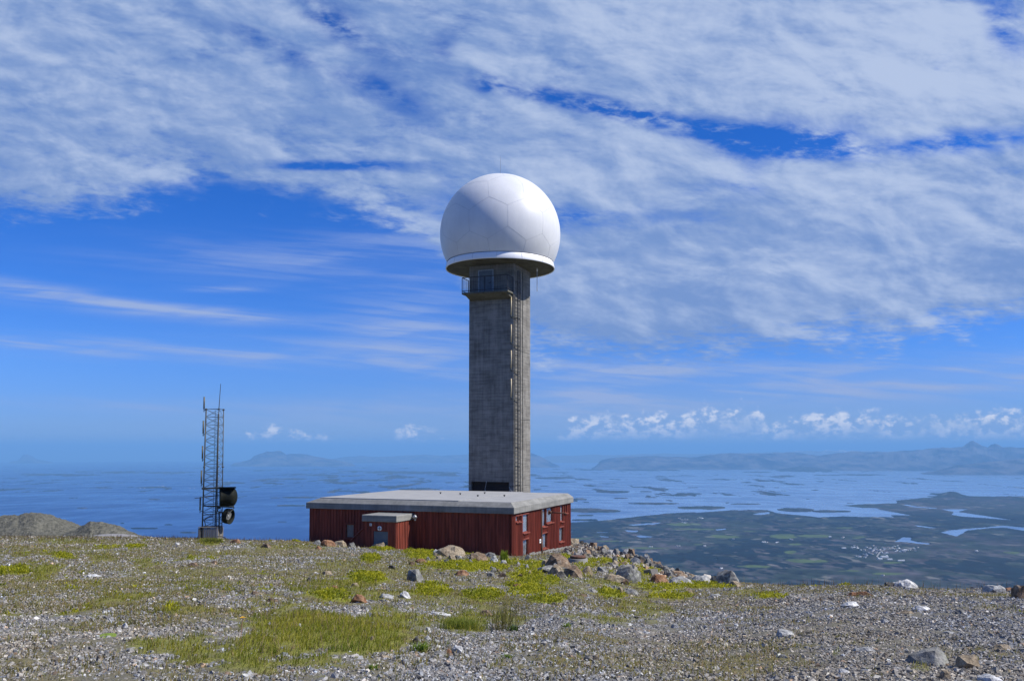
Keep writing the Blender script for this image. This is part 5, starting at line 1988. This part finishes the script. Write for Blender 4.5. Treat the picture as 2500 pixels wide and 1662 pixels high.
ROCKS = """774,1331,24,14,g,lichened grey rock at the far left foot of the red front wall
801,1334,36,18,o,rust-orange flat rock under the red front wall, beside the lichened grey one
829,1335,36,18,t,orange-tan cracked rock below the small front window
777,1341,16,9,o,small bright orange rock in front of the left wall foot
858,1336,20,13,g,rounded grey rock between the cracked tan rock and the upright block
881,1333,26,23,g,upright grey block standing before the dark wall left of the porch door
926,1337,46,20,t,lichened tan mound directly in front of the porch door
977,1336,62,15,t,long flat tan rock in front of the sunlit porch side
1064,1353,16,15,w,white rock in the bright green patch right of the porch
1098,1357,76,26,t,large rounded tan mound against the dark front wall
1205,1374,26,19,w,white rock left of the building's near corner
1229,1379,19,13,w,smaller white rock close right of the white corner rock
1197,1360,32,13,g,low grey mound touching the dark wall near the corner
1289,1366,20,14,g,grey pointed rock below the nearest lower window
1362,1386,62,34,b,big brown slanting rock in front of the sunlit end wall
1333,1386,32,20,t,pale tan rock leaning on the left of the big brown rock
1167,1371,48,22,b,brown jumbled rock below the dark wall left of the white rocks
1103,1368,22,14,t,small tan rock under the rounded tan mound
1115,1367,13,14,d,narrow dark rock right of the small tan rock
1087,1375,26,12,g,grey rock left of the small tan rock under the mound
1015,1419,42,30,g,isolated grey boulder with dark shaded left side in mid slope
876,1473,40,24,o,rusty white-streaked rock left of the white stone on the slope
989,1461,28,19,w,round white stone below the isolated grey boulder
818,1439,19,11,o,small orange rock above the bright yellow-green cushion
866,1434,22,12,t,tan rock at the foot of the round green patch
664,1470,29,11,b,flat brown rock at the left of the grassy slope
625,1452,26,9,b,flat brown rock just above the left flat brown one
799,1404,26,12,t,half buried tan rock below the dry grass strip
755,1420,14,12,d,small dark brown rock left of the round green patch
1128,1405,35,15,o,rust-tan pointed rock under the wide green strip
1199,1408,20,15,g,grey rock with orange side beside the rust-tan pointed rock
1226,1409,25,11,b,low brown rock right of the grey orange-sided one
1027,1374,28,12,o,tan-rust rock below the bright clump right of the porch
1006,1380,18,11,b,small brown rock left of the tan-rust rock
956,1389,19,10,d,dark low rock above the isolated grey boulder
1265,1437,34,13,o,rust-tan rock in the yellow-green carpet
1075,1502,54,8,w,long thin white slab lying on the gravel
1045,1544,18,16,w,white round stone right of the tall grass patch
1018,1571,22,18,d,dark grey angular rock near the leafy plant
1042,1562,18,12,w,white stone behind the dark angular rock
1116,1595,32,23,w,white angular block near the bottom centre
1096,1598,15,15,o,small orange-tan rock at the left of the white block
1073,1602,36,14,g,low grey rock left of the white block
906,1572,20,18,t,tan rock inside the tall grass patch
730,1539,15,17,w,white stone inside the left of the tall grass patch
1185,1503,36,14,b,brown grey rock below the sedge-side green patch
817,1658,21,19,w,white stone at the bottom edge below the grass patch
986,1623,25,16,p,pale stone in the gravel left of the white block
934,1608,32,10,t,flat tan rock at the right foot of the tall grass
942,1461,38,13,p,pinkish pale rock left of the round white stone
704,1575,17,7,w,small flat white stone low in the tall grass
852,1598,22,10,w,white stone near the lower edge of the tall grass
472,1384,29,12,b,brown and white rock on the left gravel below the mast
230,1409,34,8,w,flat white slab on the left gravel
306,1533,17,14,w,white stone on the lower left gravel
244,1614,20,15,t,pale tan stone at the lower left
261,1602,20,11,g,grey stone touching the pale tan one at lower left
226,1516,15,11,p,pale bluish stone left of the moss cushion
433,1330,14,7,w,white stone on the ridge left of the mast foot
575,1326,28,11,o,orange rock on the ridge right of the mast foot
650,1337,26,12,b,brown rock on the ridge left of the red building
460,1644,20,10,g,grey stone at the lower left edge of the grass patch
538,1542,15,10,w,white stone below the dandelion's right side
633,1410,14,6,d,small dark rock on the left mid slope
630,1453,24,7,t,thin tan rock beside the flat brown pair
523,1375,18,7,b,little brown rock right of the brown and white one
1395,1409,52,30,b,large brown broken rock below the manhole
1358,1400,38,22,t,tan angular rock right of the big brown rock
1335,1397,60,16,g,grey flat slab under the pale tan leaning rock
1367,1411,34,18,d,dark rock under the tan angular rock
1434,1403,25,24,t,upright tan rock right of the large brown broken rock
1530,1420,72,42,g,biggest grey boulder on the slope right of the building
1500,1421,52,20,t,tan flat rock leaning on the left of the biggest grey boulder
1470,1396,28,14,g,grey rock above the tan flat rock
1528,1427,22,14,b,small brown rock at the foot of the biggest grey boulder
1608,1424,54,24,o,rust-brown wide rock between the two largest boulders
1655,1411,46,18,b,brown slab behind the rust-brown wide rock
1687,1410,20,14,t,small bright tan rock on top of the right rock row
1660,1427,66,22,p,light grey broad rock in the right rock row
1712,1425,54,21,p,whitish broad rock in the middle of the right rock row
1746,1424,28,20,g,grey rock before the dark boulder at the end of the row
1774,1428,60,36,g,large dark-sided boulder near the right end of the rock row
1738,1418,44,26,d,dark brown boulder left of the large dark-sided one
1795,1433,36,14,t,yellow-tan low rock closing the right end of the row
1513,1451,19,20,t,pointed tan rock standing in the green strip
1540,1450,36,12,g,grey layered rock right of the pointed tan rock
1600,1436,34,8,g,thin grey slab in front of the rust-brown wide rock
1748,1457,38,8,p,pale thin slab on the gravel below the dark boulder
1681,1449,22,15,t,tan round rock at the front of the right green strip
1445,1446,32,9,g,low grey slab left of the pointed tan rock
1417,1456,32,7,b,thin brown slab below the low grey slab
1378,1489,13,11,w,lone white pebble-like stone in centre right gravel
1648,1535,21,12,p,pale stone in the right centre gravel
1577,1547,31,7,w,thin white slab in the right centre gravel
1453,1614,17,16,t,tan stone near the bottom right of centre
1437,1614,24,16,g,grey stone left of the bottom tan stone
1868,1429,16,9,g,small grey stone on the right skyline
2097,1455,58,11,o,flat rust-orange slab near the right skyline
2076,1481,44,12,w,flat white slab below the rust-orange slab
2426,1446,50,18,p,pale grey lichened rock on the far right skyline
2500,1462,56,36,b,brown tan boulder cut by the right edge
2462,1445,38,11,o,dark rusty rock left of the boulder at the right edge
2174,1431,34,11,d,dark flat rock at the left of the white outcrop
2207,1434,60,18,w,white layered outcrop on the right skyline
2258,1436,56,15,p,pale layered rock continuing the white outcrop to the right
2250,1491,42,12,w,broken white slab below the white outcrop
2215,1500,36,10,t,thin tan slab left of the broken white slab
1916,1555,52,17,p,grey flat-topped rock in the right gravel
2110,1590,54,12,p,pale blue-grey flat rock low in the right gravel
2262,1625,98,42,g,big speckled grey boulder low at the right
2364,1636,60,36,t,olive-tan lichened boulder beside the big speckled one
1913,1610,24,12,g,grey stone below the flat-topped rock at the right
2060,1648,34,13,w,white stone at the bottom right
2415,1668,56,20,w,white rock at the very bottom right
2308,1660,28,24,t,tan stone at the bottom between the two right boulders
2447,1587,44,12,t,tan slab above the olive-tan boulder
2316,1548,42,7,p,thin pale slab in the far right gravel
2345,1500,26,12,g,grey stone right of the broken white slab
1985,1480,24,10,g,grey stone left of the flat white slab
2160,1520,26,12,p,pale stone in the middle of the right gravel"""
for ln in ROCKS.split('\n'):
    a = ln.split(',', 5)
    rock(float(a[0]), float(a[1]), float(a[2]), float(a[3]), a[4], a[5].replace(',', '')[:200], 'rocks on the summit')

# broken rubble on the bank right of the building and round its foot: each piece its own object
rnd = random.Random(5)
protos = []
for i in range(12):
    me_ = rock_mesh(1.0, rnd.uniform(0.6, 0.95), rnd.uniform(0.45, 0.8), 900 + i, 1, 13)
    me_.materials.append(RM['ggpdbtgtpgbt'[i]])
    protos.append(me_)
cnt = 0
LAB = {'bank': 'angular rock piece in the rubble bank right of the red building', 'foot': 'small broken rock among the stones at the foot of the red building'}
while cnt < 172:
    bank = cnt < 122
    if bank:
        px = rnd.uniform(1392, 1690)
        ridge = np.interp(px, [1392, 1484, 1590, 1664, 1700], [1319, 1341, 1371, 1404, 1418])
        py = ridge + abs(rnd.gauss(0, 1)) * 16
        if py > 1425:
            continue
        wpx = 9 + 24 * rnd.random() ** 1.8
    else:
        px = rnd.uniform(1040, 1400)
        py = np.interp(px, [1040, 1255, 1400], [1352, 1374, 1378]) + abs(rnd.gauss(0, 1)) * 18
        wpx = rnd.uniform(7, 18)
    P = hit(px, py)
    if in_building(P.x, P.y, 0.3) or P.y > 100:
        continue
    k_ = rnd.randrange(12)
    o = bpy.data.objects.new('rubble_rock', protos[k_])
    C.objects.link(o)
    s_ = wpx * P.y / F
    o.location = P + Vector((0, 0, -0.05 * s_))
    o.scale = (s_, s_, s_ * rnd.uniform(0.8, 1.3))
    o.rotation_euler = (rnd.uniform(-.25, .25), rnd.uniform(-.25, .25), rnd.uniform(0, 6.28))
    cn = {'g': 'grey', 'p': 'pale grey', 'd': 'dark', 'b': 'brown', 't': 'tan', 'o': 'rusty'}['ggpdbtgtpgbt'[k_]]
    sz = 'larger' if wpx > (16 if bank else 12) else 'small'
    if bank:
        wh = ['beside the building', 'mid slope', 'lower right end'][min(2, int((px - 1392) / 100))]
        lv_ = 'on the crest of' if py - ridge < 12 else 'below the crest of'
        lb = '%s %s piece %s the rubble bank, %s' % (sz, cn, lv_, wh)
    else:
        wh = ['under the long dark wall', 'before the building corner', 'before the sunlit end wall'][0 if px < 1200 else 1 if px < 1290 else 2]
        lb = '%s %s broken rock %s' % (sz, cn, wh)
    tag(o, lb, 'rock', lb)
    cnt += 1

# ------------------------------------------------------------------ grass, low green cover, dry stalks
M['grass'] = mat_attr('grass_blades', 0.6, 0.25, 0, 1, 0, 0.35)


def blades(x, y, z, h, wid_, lean, col, name, label):
    n = len(x)
    az = rng.uniform(0, 2 * PI, n)
    wind = rng.normal(0.0, 0.25, n) + 0.35
    lx = lean * (np.cos(az) * 0.7 + wind)
    ly = lean * np.sin(az) * 0.7
    fx, fy = np.cos(az + 1.3), np.sin(az + 1.3) * 0.5
    wv_ = wid_[:, None] * np.stack([fx, fy], -1)
    base_ = np.stack([x, y, z - 0.01], -1)
    P = np.zeros((n, 5, 3))
    P[:, 0] = base_
    P[:, 1] = base_
    P[:, 0, :2] -= wv_ / 2
    P[:, 1, :2] += wv_ / 2
    mid = base_ + np.stack([lx * h * 0.3, ly * h * 0.3, h * 0.58], -1)
    P[:, 2] = mid
    P[:, 3] = mid
    P[:, 2, :2] += wv_ * 0.38
    P[:, 3, :2] -= wv_ * 0.38
    P[:, 4] = base_ + np.stack([lx * h, ly * h, h * (1 - 0.18 * lean)], -1)
    i = (np.arange(n) * 5)[:, None]
    T = np.concatenate([np.concatenate([i, i + 1, i + 2], 1), np.concatenate([i, i + 2, i + 3], 1), np.concatenate([i + 3, i + 2, i + 4], 1)])
    cc_ = np.repeat(col[:, None, :], 5, 1)
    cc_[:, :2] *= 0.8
    return P.reshape(-1, 3), T, cc_.reshape(-1, 3)


def join(parts_):
    vs_, fs_, cs_, off_ = [], [], [], 0
    for v, f_, c_ in parts_:
        vs_.append(v)
        fs_.append(f_ + off_)
        cs_.append(c_)
        off_ += len(v)
    return np.concatenate(vs_), np.concatenate(fs_), np.concatenate(cs_)


bx_, by_ = scatter([(7, 12, 900), (12, 16, 900), (16, 24, 420), (24, 40, 150), (40, 60, 75), (60, 92, 45)], 0.70, -0.70)
k = ~in_building(bx_, by_, 0.05)
bx_, by_ = bx_[k], by_[k]
bz_ = H(bx_, by_)
g1, g2 = plants(bx_, by_, bz_)
vg = veg_general(bx_, by_)
n = len(bx_)
r_ = rng.random(n)
sel = r_ < np.clip(g1 ** 1.2, 0, 1)
parts_ = []
# green grass
x, y, z, g = bx_[sel], by_[sel], bz_[sel], g1[sel]
n = len(x)
hgt_ = (0.05 + 0.15 * g * rng.random(n)) * (1 + 0.006 * y)
tone = np.clip(fbm(x / 0.7, y / 0.9, 141, 3) * 0.5 + 0.5 + rng.normal(0, 0.16, n), 0, 1)[:, None]
cg = np.array([0.12, 0.17, 0.012]) * (1 - tone) + np.array([0.38, 0.33, 0.035]) * tone
dry = rng.random(n) < 0.17
cg[dry] = np.array([0.34, 0.26, 0.12]) * rng.uniform(0.7, 1.1, (dry.sum(), 1))
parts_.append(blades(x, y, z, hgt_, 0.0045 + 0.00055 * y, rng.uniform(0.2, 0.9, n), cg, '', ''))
0 and print('grass', n)
# thin dry growth between the stones
sel = rng.random(len(bx_)) < 0.42 * vg * sstep(vg, 0.1, 0.6) + 0.012
x, y, z = bx_[sel], by_[sel], bz_[sel]
n = len(x)
tone = rng.random(n)[:, None]
cg = np.array([0.19, 0.21, 0.03]) * (1 - tone) + np.array([0.34, 0.24, 0.11]) * tone
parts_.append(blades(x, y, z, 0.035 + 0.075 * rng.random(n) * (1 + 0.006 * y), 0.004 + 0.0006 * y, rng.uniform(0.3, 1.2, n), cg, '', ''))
0 and print('dry', n)
# seeding stalks standing up on the ridge line and over the grass
sx_, sy_ = scatter([(12, 20, 1.6), (20, 34, 3.6), (34, 60, 2.2), (60, 80, 2.6)], 0.68, -0.68)
k = ~in_building(sx_, sy_, 0.1)
sx_, sy_ = sx_[k], sy_[k]
sz_ = H(sx_, sy_)
q1, q2 = plants(sx_, sy_, sz_)
pxx, pyy = project(sx_, sy_, sz_)
sky_l = np.interp(pxx, [-200, 750, 920, 1255, 1390, 1590, 1800, 2500, 2800], [1322, 1330, 1345, 1376, 1345, 1385, 1440, 1450, 1455])
k = (rng.random(len(sx_)) < 0.16 + 0.8 * q1 + 0.84 * (pyy < sky_l)) & (pyy > 1300)
x, y, z = sx_[k], sy_[k], sz_[k]
n = len(x)
cg = np.array([0.13, 0.085, 0.045]) * rng.uniform(0.5, 1.6, (n, 1))
parts_.append(blades(x, y, z, 0.16 + 0.26 * rng.random(n), 0.004 + 0.00030 * y, rng.uniform(0.1, 0.7, n), cg, '', ''))
hx_ = []
PV, PF_, PC = join(parts_)
me = mesh_np('grass', PV, PF_, M['grass'], PC)
tag(link(me, 'grass'), 'thin green and dry grass growing between the stones', kind='stuff')

# low bright yellow-green cover: small leaves in dense cushions
lx_, ly_ = scatter([(12, 18, 1500), (18, 28, 1000), (28, 45, 420), (45, 66, 240)], 0.62, -0.62)
k = ~in_building(lx_, ly_, 0.05)
lx_, ly_ = lx_[k], ly_[k]
lz_ = H(lx_, ly_)
q1, q2 = plants(lx_, ly_, lz_)
k = rng.random(len(lx_)) < 0.85 * q2 ** 1.7 * sstep(fbm(lx_ / 0.16, ly_ / 0.2, 181, 2), -0.45, 0.25)
x, y, z, g = lx_[k], ly_[k], lz_[k], q2[k]
n = len(x)
tone = np.clip(fbm(x / 0.5, y / 0.7, 151, 3) * 0.6 + 0.5 + rng.normal(0, 0.2, n), 0, 1)[:, None]
cg = np.array([0.17, 0.20, 0.012]) * (1 - tone) + np.array([0.50, 0.46, 0.02]) * tone
cush = 0.06 + 0.14 * g * (0.5 + 0.5 * fbm(x / 0.35, y / 0.4, 161, 2)) * (1 + 0.012 * y)
PV, PF_, PC = blades(x, y, z + cush * rng.random(n) * 0.8, 0.03 + 0.0009 * y + 0.03 * rng.random(n), 0.014 + 0.0011 * y, rng.uniform(0.4, 1.5, n), cg, '', '')
me = mesh_np('ground_cover', PV, PF_, M['grass'], PC)
tag(link(me, 'ground_cover'), 'bright yellow-green low plants carpeting the stones', kind='stuff')
0 and print('cover', n)


def plant_obj(name, px, py, nbl, hgt_, spread, lean_, cols_, label, cat, wid_=0.006, group=None):
    P = hit(px, py)
    n = nbl
    x = P.x + rng.normal(0, spread / 2, n)
    y = P.y + rng.normal(0, spread / 2, n)
    z = H(x, y)
    tone = rng.random((n, 1))
    cg = np.array(cols_[0]) * (1 - tone) + np.array(cols_[1]) * tone
    v, f_, c_ = blades(x, y, z, hgt_ * rng.uniform(0.5, 1.05, n), np.full(n, wid_), lean_ * rng.uniform(0.3, 1.3, n), cg, '', '')
    v = v - np.array([P.x, P.y, P.z])
    me_ = mesh_np(name, v, f_, M['grass'], c_)
    o_ = link(me_, name)
    o_.location = P
    return tag(o_, label, cat, group)


G_ = ((0.08, 0.14, 0.015), (0.2, 0.27, 0.03))
plant_obj('grass_tussock', 1120, 1538, 700, 0.30, 0.34, 0.8, ((0.06, 0.11, 0.012), (0.30, 0.31, 0.04)), 'dark green grass tussock right of the tall grass patch', 'grass tussock', 0.008)
plant_obj('sedge', 1228, 1538, 110, 0.85, 0.26, 0.95, ((0.13, 0.13, 0.03), (0.26, 0.22, 0.07)), 'tall olive-brown sedge leaning right beside the dark tussock', 'sedge', 0.008)
plant_obj('leafy_plant', 1028, 1592, 70, 0.17, 0.10, 1.1, G_, 'leafy green plant in the gravel under the dark angular rock', 'plant', 0.022)
plant_obj('leafy_plant', 1253, 1540, 60, 0.14, 0.10, 1.1, ((0.03, 0.08, 0.012), (0.09, 0.15, 0.02)), 'broad-leaved dark green plant right of the sedge', 'plant', 0.022)
plant_obj('leafy_plant', 1384, 1532, 50, 0.12, 0.10, 1.0, G_, 'small leafy green plant at the left of the centre right grass', 'plant', 0.02)
plant_obj('leafy_plant', 909, 1634, 40, 0.09, 0.05, 1.2, ((0.08, 0.15, 0.02), (0.17, 0.24, 0.03)), 'tiny bright green plant at the bottom below the tall grass', 'plant', 0.02)
plant_obj('leafy_plant', 1236, 1608, 40, 0.10, 0.06, 1.2, ((0.08, 0.15, 0.02), (0.17, 0.24, 0.03)), 'tiny bright green plant right of the white block', 'plant', 0.02)
plant_obj('willowherb', 1231, 1372, 160, 0.75, 0.16, 0.35, ((0.15, 0.22, 0.015), (0.28, 0.33, 0.03)), 'single upright yellow-green plant before the building corner', 'plant', 0.05)
plant_obj('bush', 515, 1327, 420, 0.42, 0.55, 0.7, ((0.05, 0.075, 0.012), (0.19, 0.2, 0.03)), 'green and yellow bushy clump at the foot of the lattice mast', 'bush', 0.035)

# moss cushion
P = hit(256, 1553)
s_ = P.y / F
mb = MB()
mb.lathe([(24 * s_ * math.cos(t_ * PI / 16), 6 * s_ * math.sin(t_ * PI / 16) - 0.01) for t_ in range(0, 9)], n=32)
for v in mb.bm.verts:
    v.co.z += 0.006 * float(fbm(v.co.x * 30, v.co.y * 30, 9, 2))
    v.co.y *= 1.6
o = mb.build('moss_cushion', mat('moss', (0.11, 0.17, 0.015), (0.17, 0.23, 0.02), 40, 0.95, bmp=0.8), None)
o.location = P
tag(o, 'rounded bright green moss cushion on the left gravel', 'moss cushion')

# dandelion
P = hit(586, 1572)
s_ = P.y / F
dn_ = empty('dandelion', P, 'yellow dandelion on a tall reddish stem left of the grass patch', 'flower')
mb = MB()
hh = 61 * s_
mb.path([(0, 0, -0.02), (0.012, 0, hh * 0.4), (0.018, 0, hh * 0.75), (0.03, 0, hh)], 0.006, 6)
mb.build('stem', mat('red_stem', (0.30, 0.14, 0.09), (0.22, 0.16, 0.06), 30, 0.7), dn_)
mb = MB()
for k in range(46):
    t_ = k * 2.4
    r_k = 0.012 + 0.034 * (k / 46)
    mb.poly([(0.03, 0, hh), (0.03 + r_k * math.cos(t_ - .12), r_k * math.sin(t_ - .12), hh + 0.022 - 0.016 * (k / 46)), (0.03 + r_k * math.cos(t_ + .12), r_k * math.sin(t_ + .12), hh + 0.022 - 0.016 * (k / 46))])
mb.build('flower_head', mat('yellow_petals', (0.75, 0.42, 0.01), (0.85, 0.52, 0.015), 20, 0.6), dn_, fix=False)

# ------------------------------------------------------------------ village and scattered farms on the plain
M['hw'] = mat('white_house_paint', (0.55, 0.55, 0.54), (0.68, 0.68, 0.66), 0.1, 0.7)
M['hr'] = mat('dark_roof', (0.12, 0.09, 0.08), (0.2, 0.17, 0.16), 0.1, 0.8)
M['hg'] = mat('pale_metal_roof', (0.45, 0.46, 0.48), (0.55, 0.56, 0.58), 0.1, 0.5)


def plain_point(px, py):
    a, e = ray(px, py)
    e = float(e)
    d = (-e - math.sqrt(max(e * e - 2 * HS / RE, 0))) * RE
    x, y = float(a) * d, d
    hh_, _, _ = land_info(np.array([[x]]), np.array([[y]]))
    return Vector((x, y, float(sea_z(x * x + y * y)) + max(float(hh_[0, 0]), 3)))


def gable(L, W, h, hr, roofm):
    me_ = bpy.data.meshes.new('house')
    v = [(-L, -W, -3), (L, -W, -3), (L, W, -3), (-L, W, -3), (-L, -W, h), (L, -W, h), (L, W, h), (-L, W, h), (-L, 0, h + hr), (L, 0, h + hr),
         (-L - .4, -W - .5, h - .2), (L + .4, -W - .5, h - .2), (L + .4, 0, h + hr + .15), (-L - .4, 0, h + hr + .15), (L + .4, W + .5, h - .2), (-L - .4, W + .5, h - .2)]
    f_ = [(0, 1, 5, 4), (2, 3, 7, 6), (1, 2, 6, 9, 5), (3, 0, 4, 8, 7), (10, 11, 12, 13), (13, 12, 14, 15)]
    me_.from_pydata(v, [], f_)
    me_.materials.append(M['hw'])
    me_.materials.append(roofm)
    me_.polygons[4].material_index = 1
    me_.polygons[5].material_index = 1
    return me_


hp = [gable(7, 4.5, 5, 3, M['hr']), gable(8, 5, 5.5, 2.6, M['hr']), gable(9, 6, 4, 2.5, M['hg'])]
rnd = random.Random(11)
VIL = [(2129, 1342, 26, 7, 22), (2165, 1338, 34, 7, 16), (2110, 1358, 16, 4, 10), (2200, 1345, 24, 5, 12), (2080, 1338, 14, 3, 6), (2150, 1355, 26, 8, 10), (2225, 1341, 14, 4, 6)]
VL = ['in the village centre beside the small lake', 'in the village behind the factory', 'at the lower left edge of the village', 'at the right side of the village',
      'at the far left end of the village', 'just above the village factory', 'at the far right end of the village']
for vi, (cx, cy, sx, sy, n) in enumerate(VIL):
    for i in range(n):
        P = plain_point(cx + rnd.gauss(0, 1) * sx * 0.6, cy + rnd.gauss(0, 1) * sy * 0.6)
        o = bpy.data.objects.new('house', hp[rnd.randrange(3)])
        C.objects.link(o)
        o.location = P
        o.scale = (rnd.uniform(0.7, 1.0),) * 3
        o.rotation_euler = (0, 0, rnd.uniform(0, PI))
        tag(o, 'tiny white house ' + VL[vi], 'house', 'houses ' + VL[vi])
FARM = [(1667, 1268, 14, 2, 5), (1672, 1277, 10, 2, 5), (1710, 1266, 14, 2, 5), (1590, 1337, 5, 1, 3), (1652, 1334, 5, 1, 2), (1865, 1324, 12, 1.5, 4), (1900, 1325, 5, 1, 2), (2028, 1313, 4, 1, 2),
        (2058, 1314, 5, 1, 3), (1790, 1318, 8, 1, 2), (1722, 1334, 3, 1, 1), (2386, 1347, 4, 1, 2), (395, 1187, 12, 1, 5), (350, 1191, 5, .6, 2), (470, 1192, 8, .8, 3), (560, 1176, 2, .4, 1), (1935, 1318, 8, 1, 2), (1760, 1390, 8, 1, 1), (2155, 1407, 3, 1, 1)]
FL = ['above the green field near the left lakes', 'on the green field near the left lakes', 'right of the farms near the left lakes', 'on the lowest field beside the rubble bank', 'right of the lowest field beside the bank',
      'at the left end of the long green fields', 'in the middle of the long green fields', 'on the field left of the village lake', 'at the right end of the long green fields', 'below the two dark woods', 'alone in the dark wood',
      'on the moor right of the village', 'on the pale island behind the mast', 'on the left tip of the island behind the mast', 'on the right end of the island behind the mast', 'alone on a skerry right of the mast',
      'just under the long green fields', 'near the right end of the rock row', 'in the lowest green field under the village']
for vi, (cx, cy, sx, sy, n) in enumerate(FARM):
    for i in range(n):
        P = plain_point(cx + rnd.gauss(0, 1) * sx * 0.6, cy + rnd.gauss(0, 1) * sy * 0.6)
        o = bpy.data.objects.new('farmhouse', hp[rnd.randrange(3)])
        C.objects.link(o)
        o.location = P
        o.scale = (0.95,) * 3
        o.rotation_euler = (0, 0, rnd.uniform(0, PI))
        tag(o, 'tiny white farmhouse ' + FL[vi], 'house', 'farmhouses ' + FL[vi])
for (px, py, L, W, h, lab) in ((2159, 1362, 24, 10, 11, 'large white factory block at the lower edge of the distant village'), (2148, 1366, 14, 8, 7, 'lower white hall touching the left of the distant factory'),
                               (2172, 1367, 16, 6, 6, 'low white annex hall right below the distant factory'), (2200, 1370, 22, 6, 6, 'long pale warehouse right of the distant factory'),
                               (2209, 1345, 10, 8, 8, 'white church-like hall right of the village centre'), (2060, 1341, 15, 6, 5, 'long pale hall at the left end of the distant village')):
    P = plain_point(px, py)
    me_ = gable(L, W, h, 2, M['hg'])
    o = link(me_, 'hall')
    o.location = P
    o.rotation_euler = (0, 0, 0.15)
    tag(o, lab, 'industrial hall')
# village road
mb = MB()
rp = [plain_point(x_, y_) + Vector((0, 0, 3)) for x_, y_ in ((2150, 1366), (2141, 1360), (2148, 1350), (2158, 1345), (2175, 1342), (2215, 1342), (2232, 1338))]
for p_, q_ in zip(rp[:-1], rp[1:]):
    d_ = (q_ - p_).normalized()
    s_ = Vector((-d_.y, d_.x, 0)) * 5
    mb.poly([p_ - s_, q_ - s_, q_ + s_, p_ + s_])
o = mb.build('road', mat('road', (0.18, 0.18, 0.18), (0.24, 0.24, 0.23), 0.1, 0.9))
tag(o, kind='structure')

# ------------------------------------------------------------------ the air
mb = MB()
mb.box(-131000, 131000, -131000, 131000, -3100, 430)
m_ = bpy.data.materials.new('haze_air')
m_.use_nodes = True
t = NT(m_.node_tree)
t.n.remove(t.n['Principled BSDF'])
pv = t.n.new('ShaderNodeVolumePrincipled')
pv.inputs['Color'].default_value = (0.26, 0.575, 1.0, 1)
pv.inputs['Density'].default_value = 3.4e-5
pv.inputs['Anisotropy'].default_value = 0.0
t.l.new(pv.outputs[0], t.n['Material Output'].inputs['Volume'])
o = mb.build('haze', m_)
tag(o, kind='stuff')
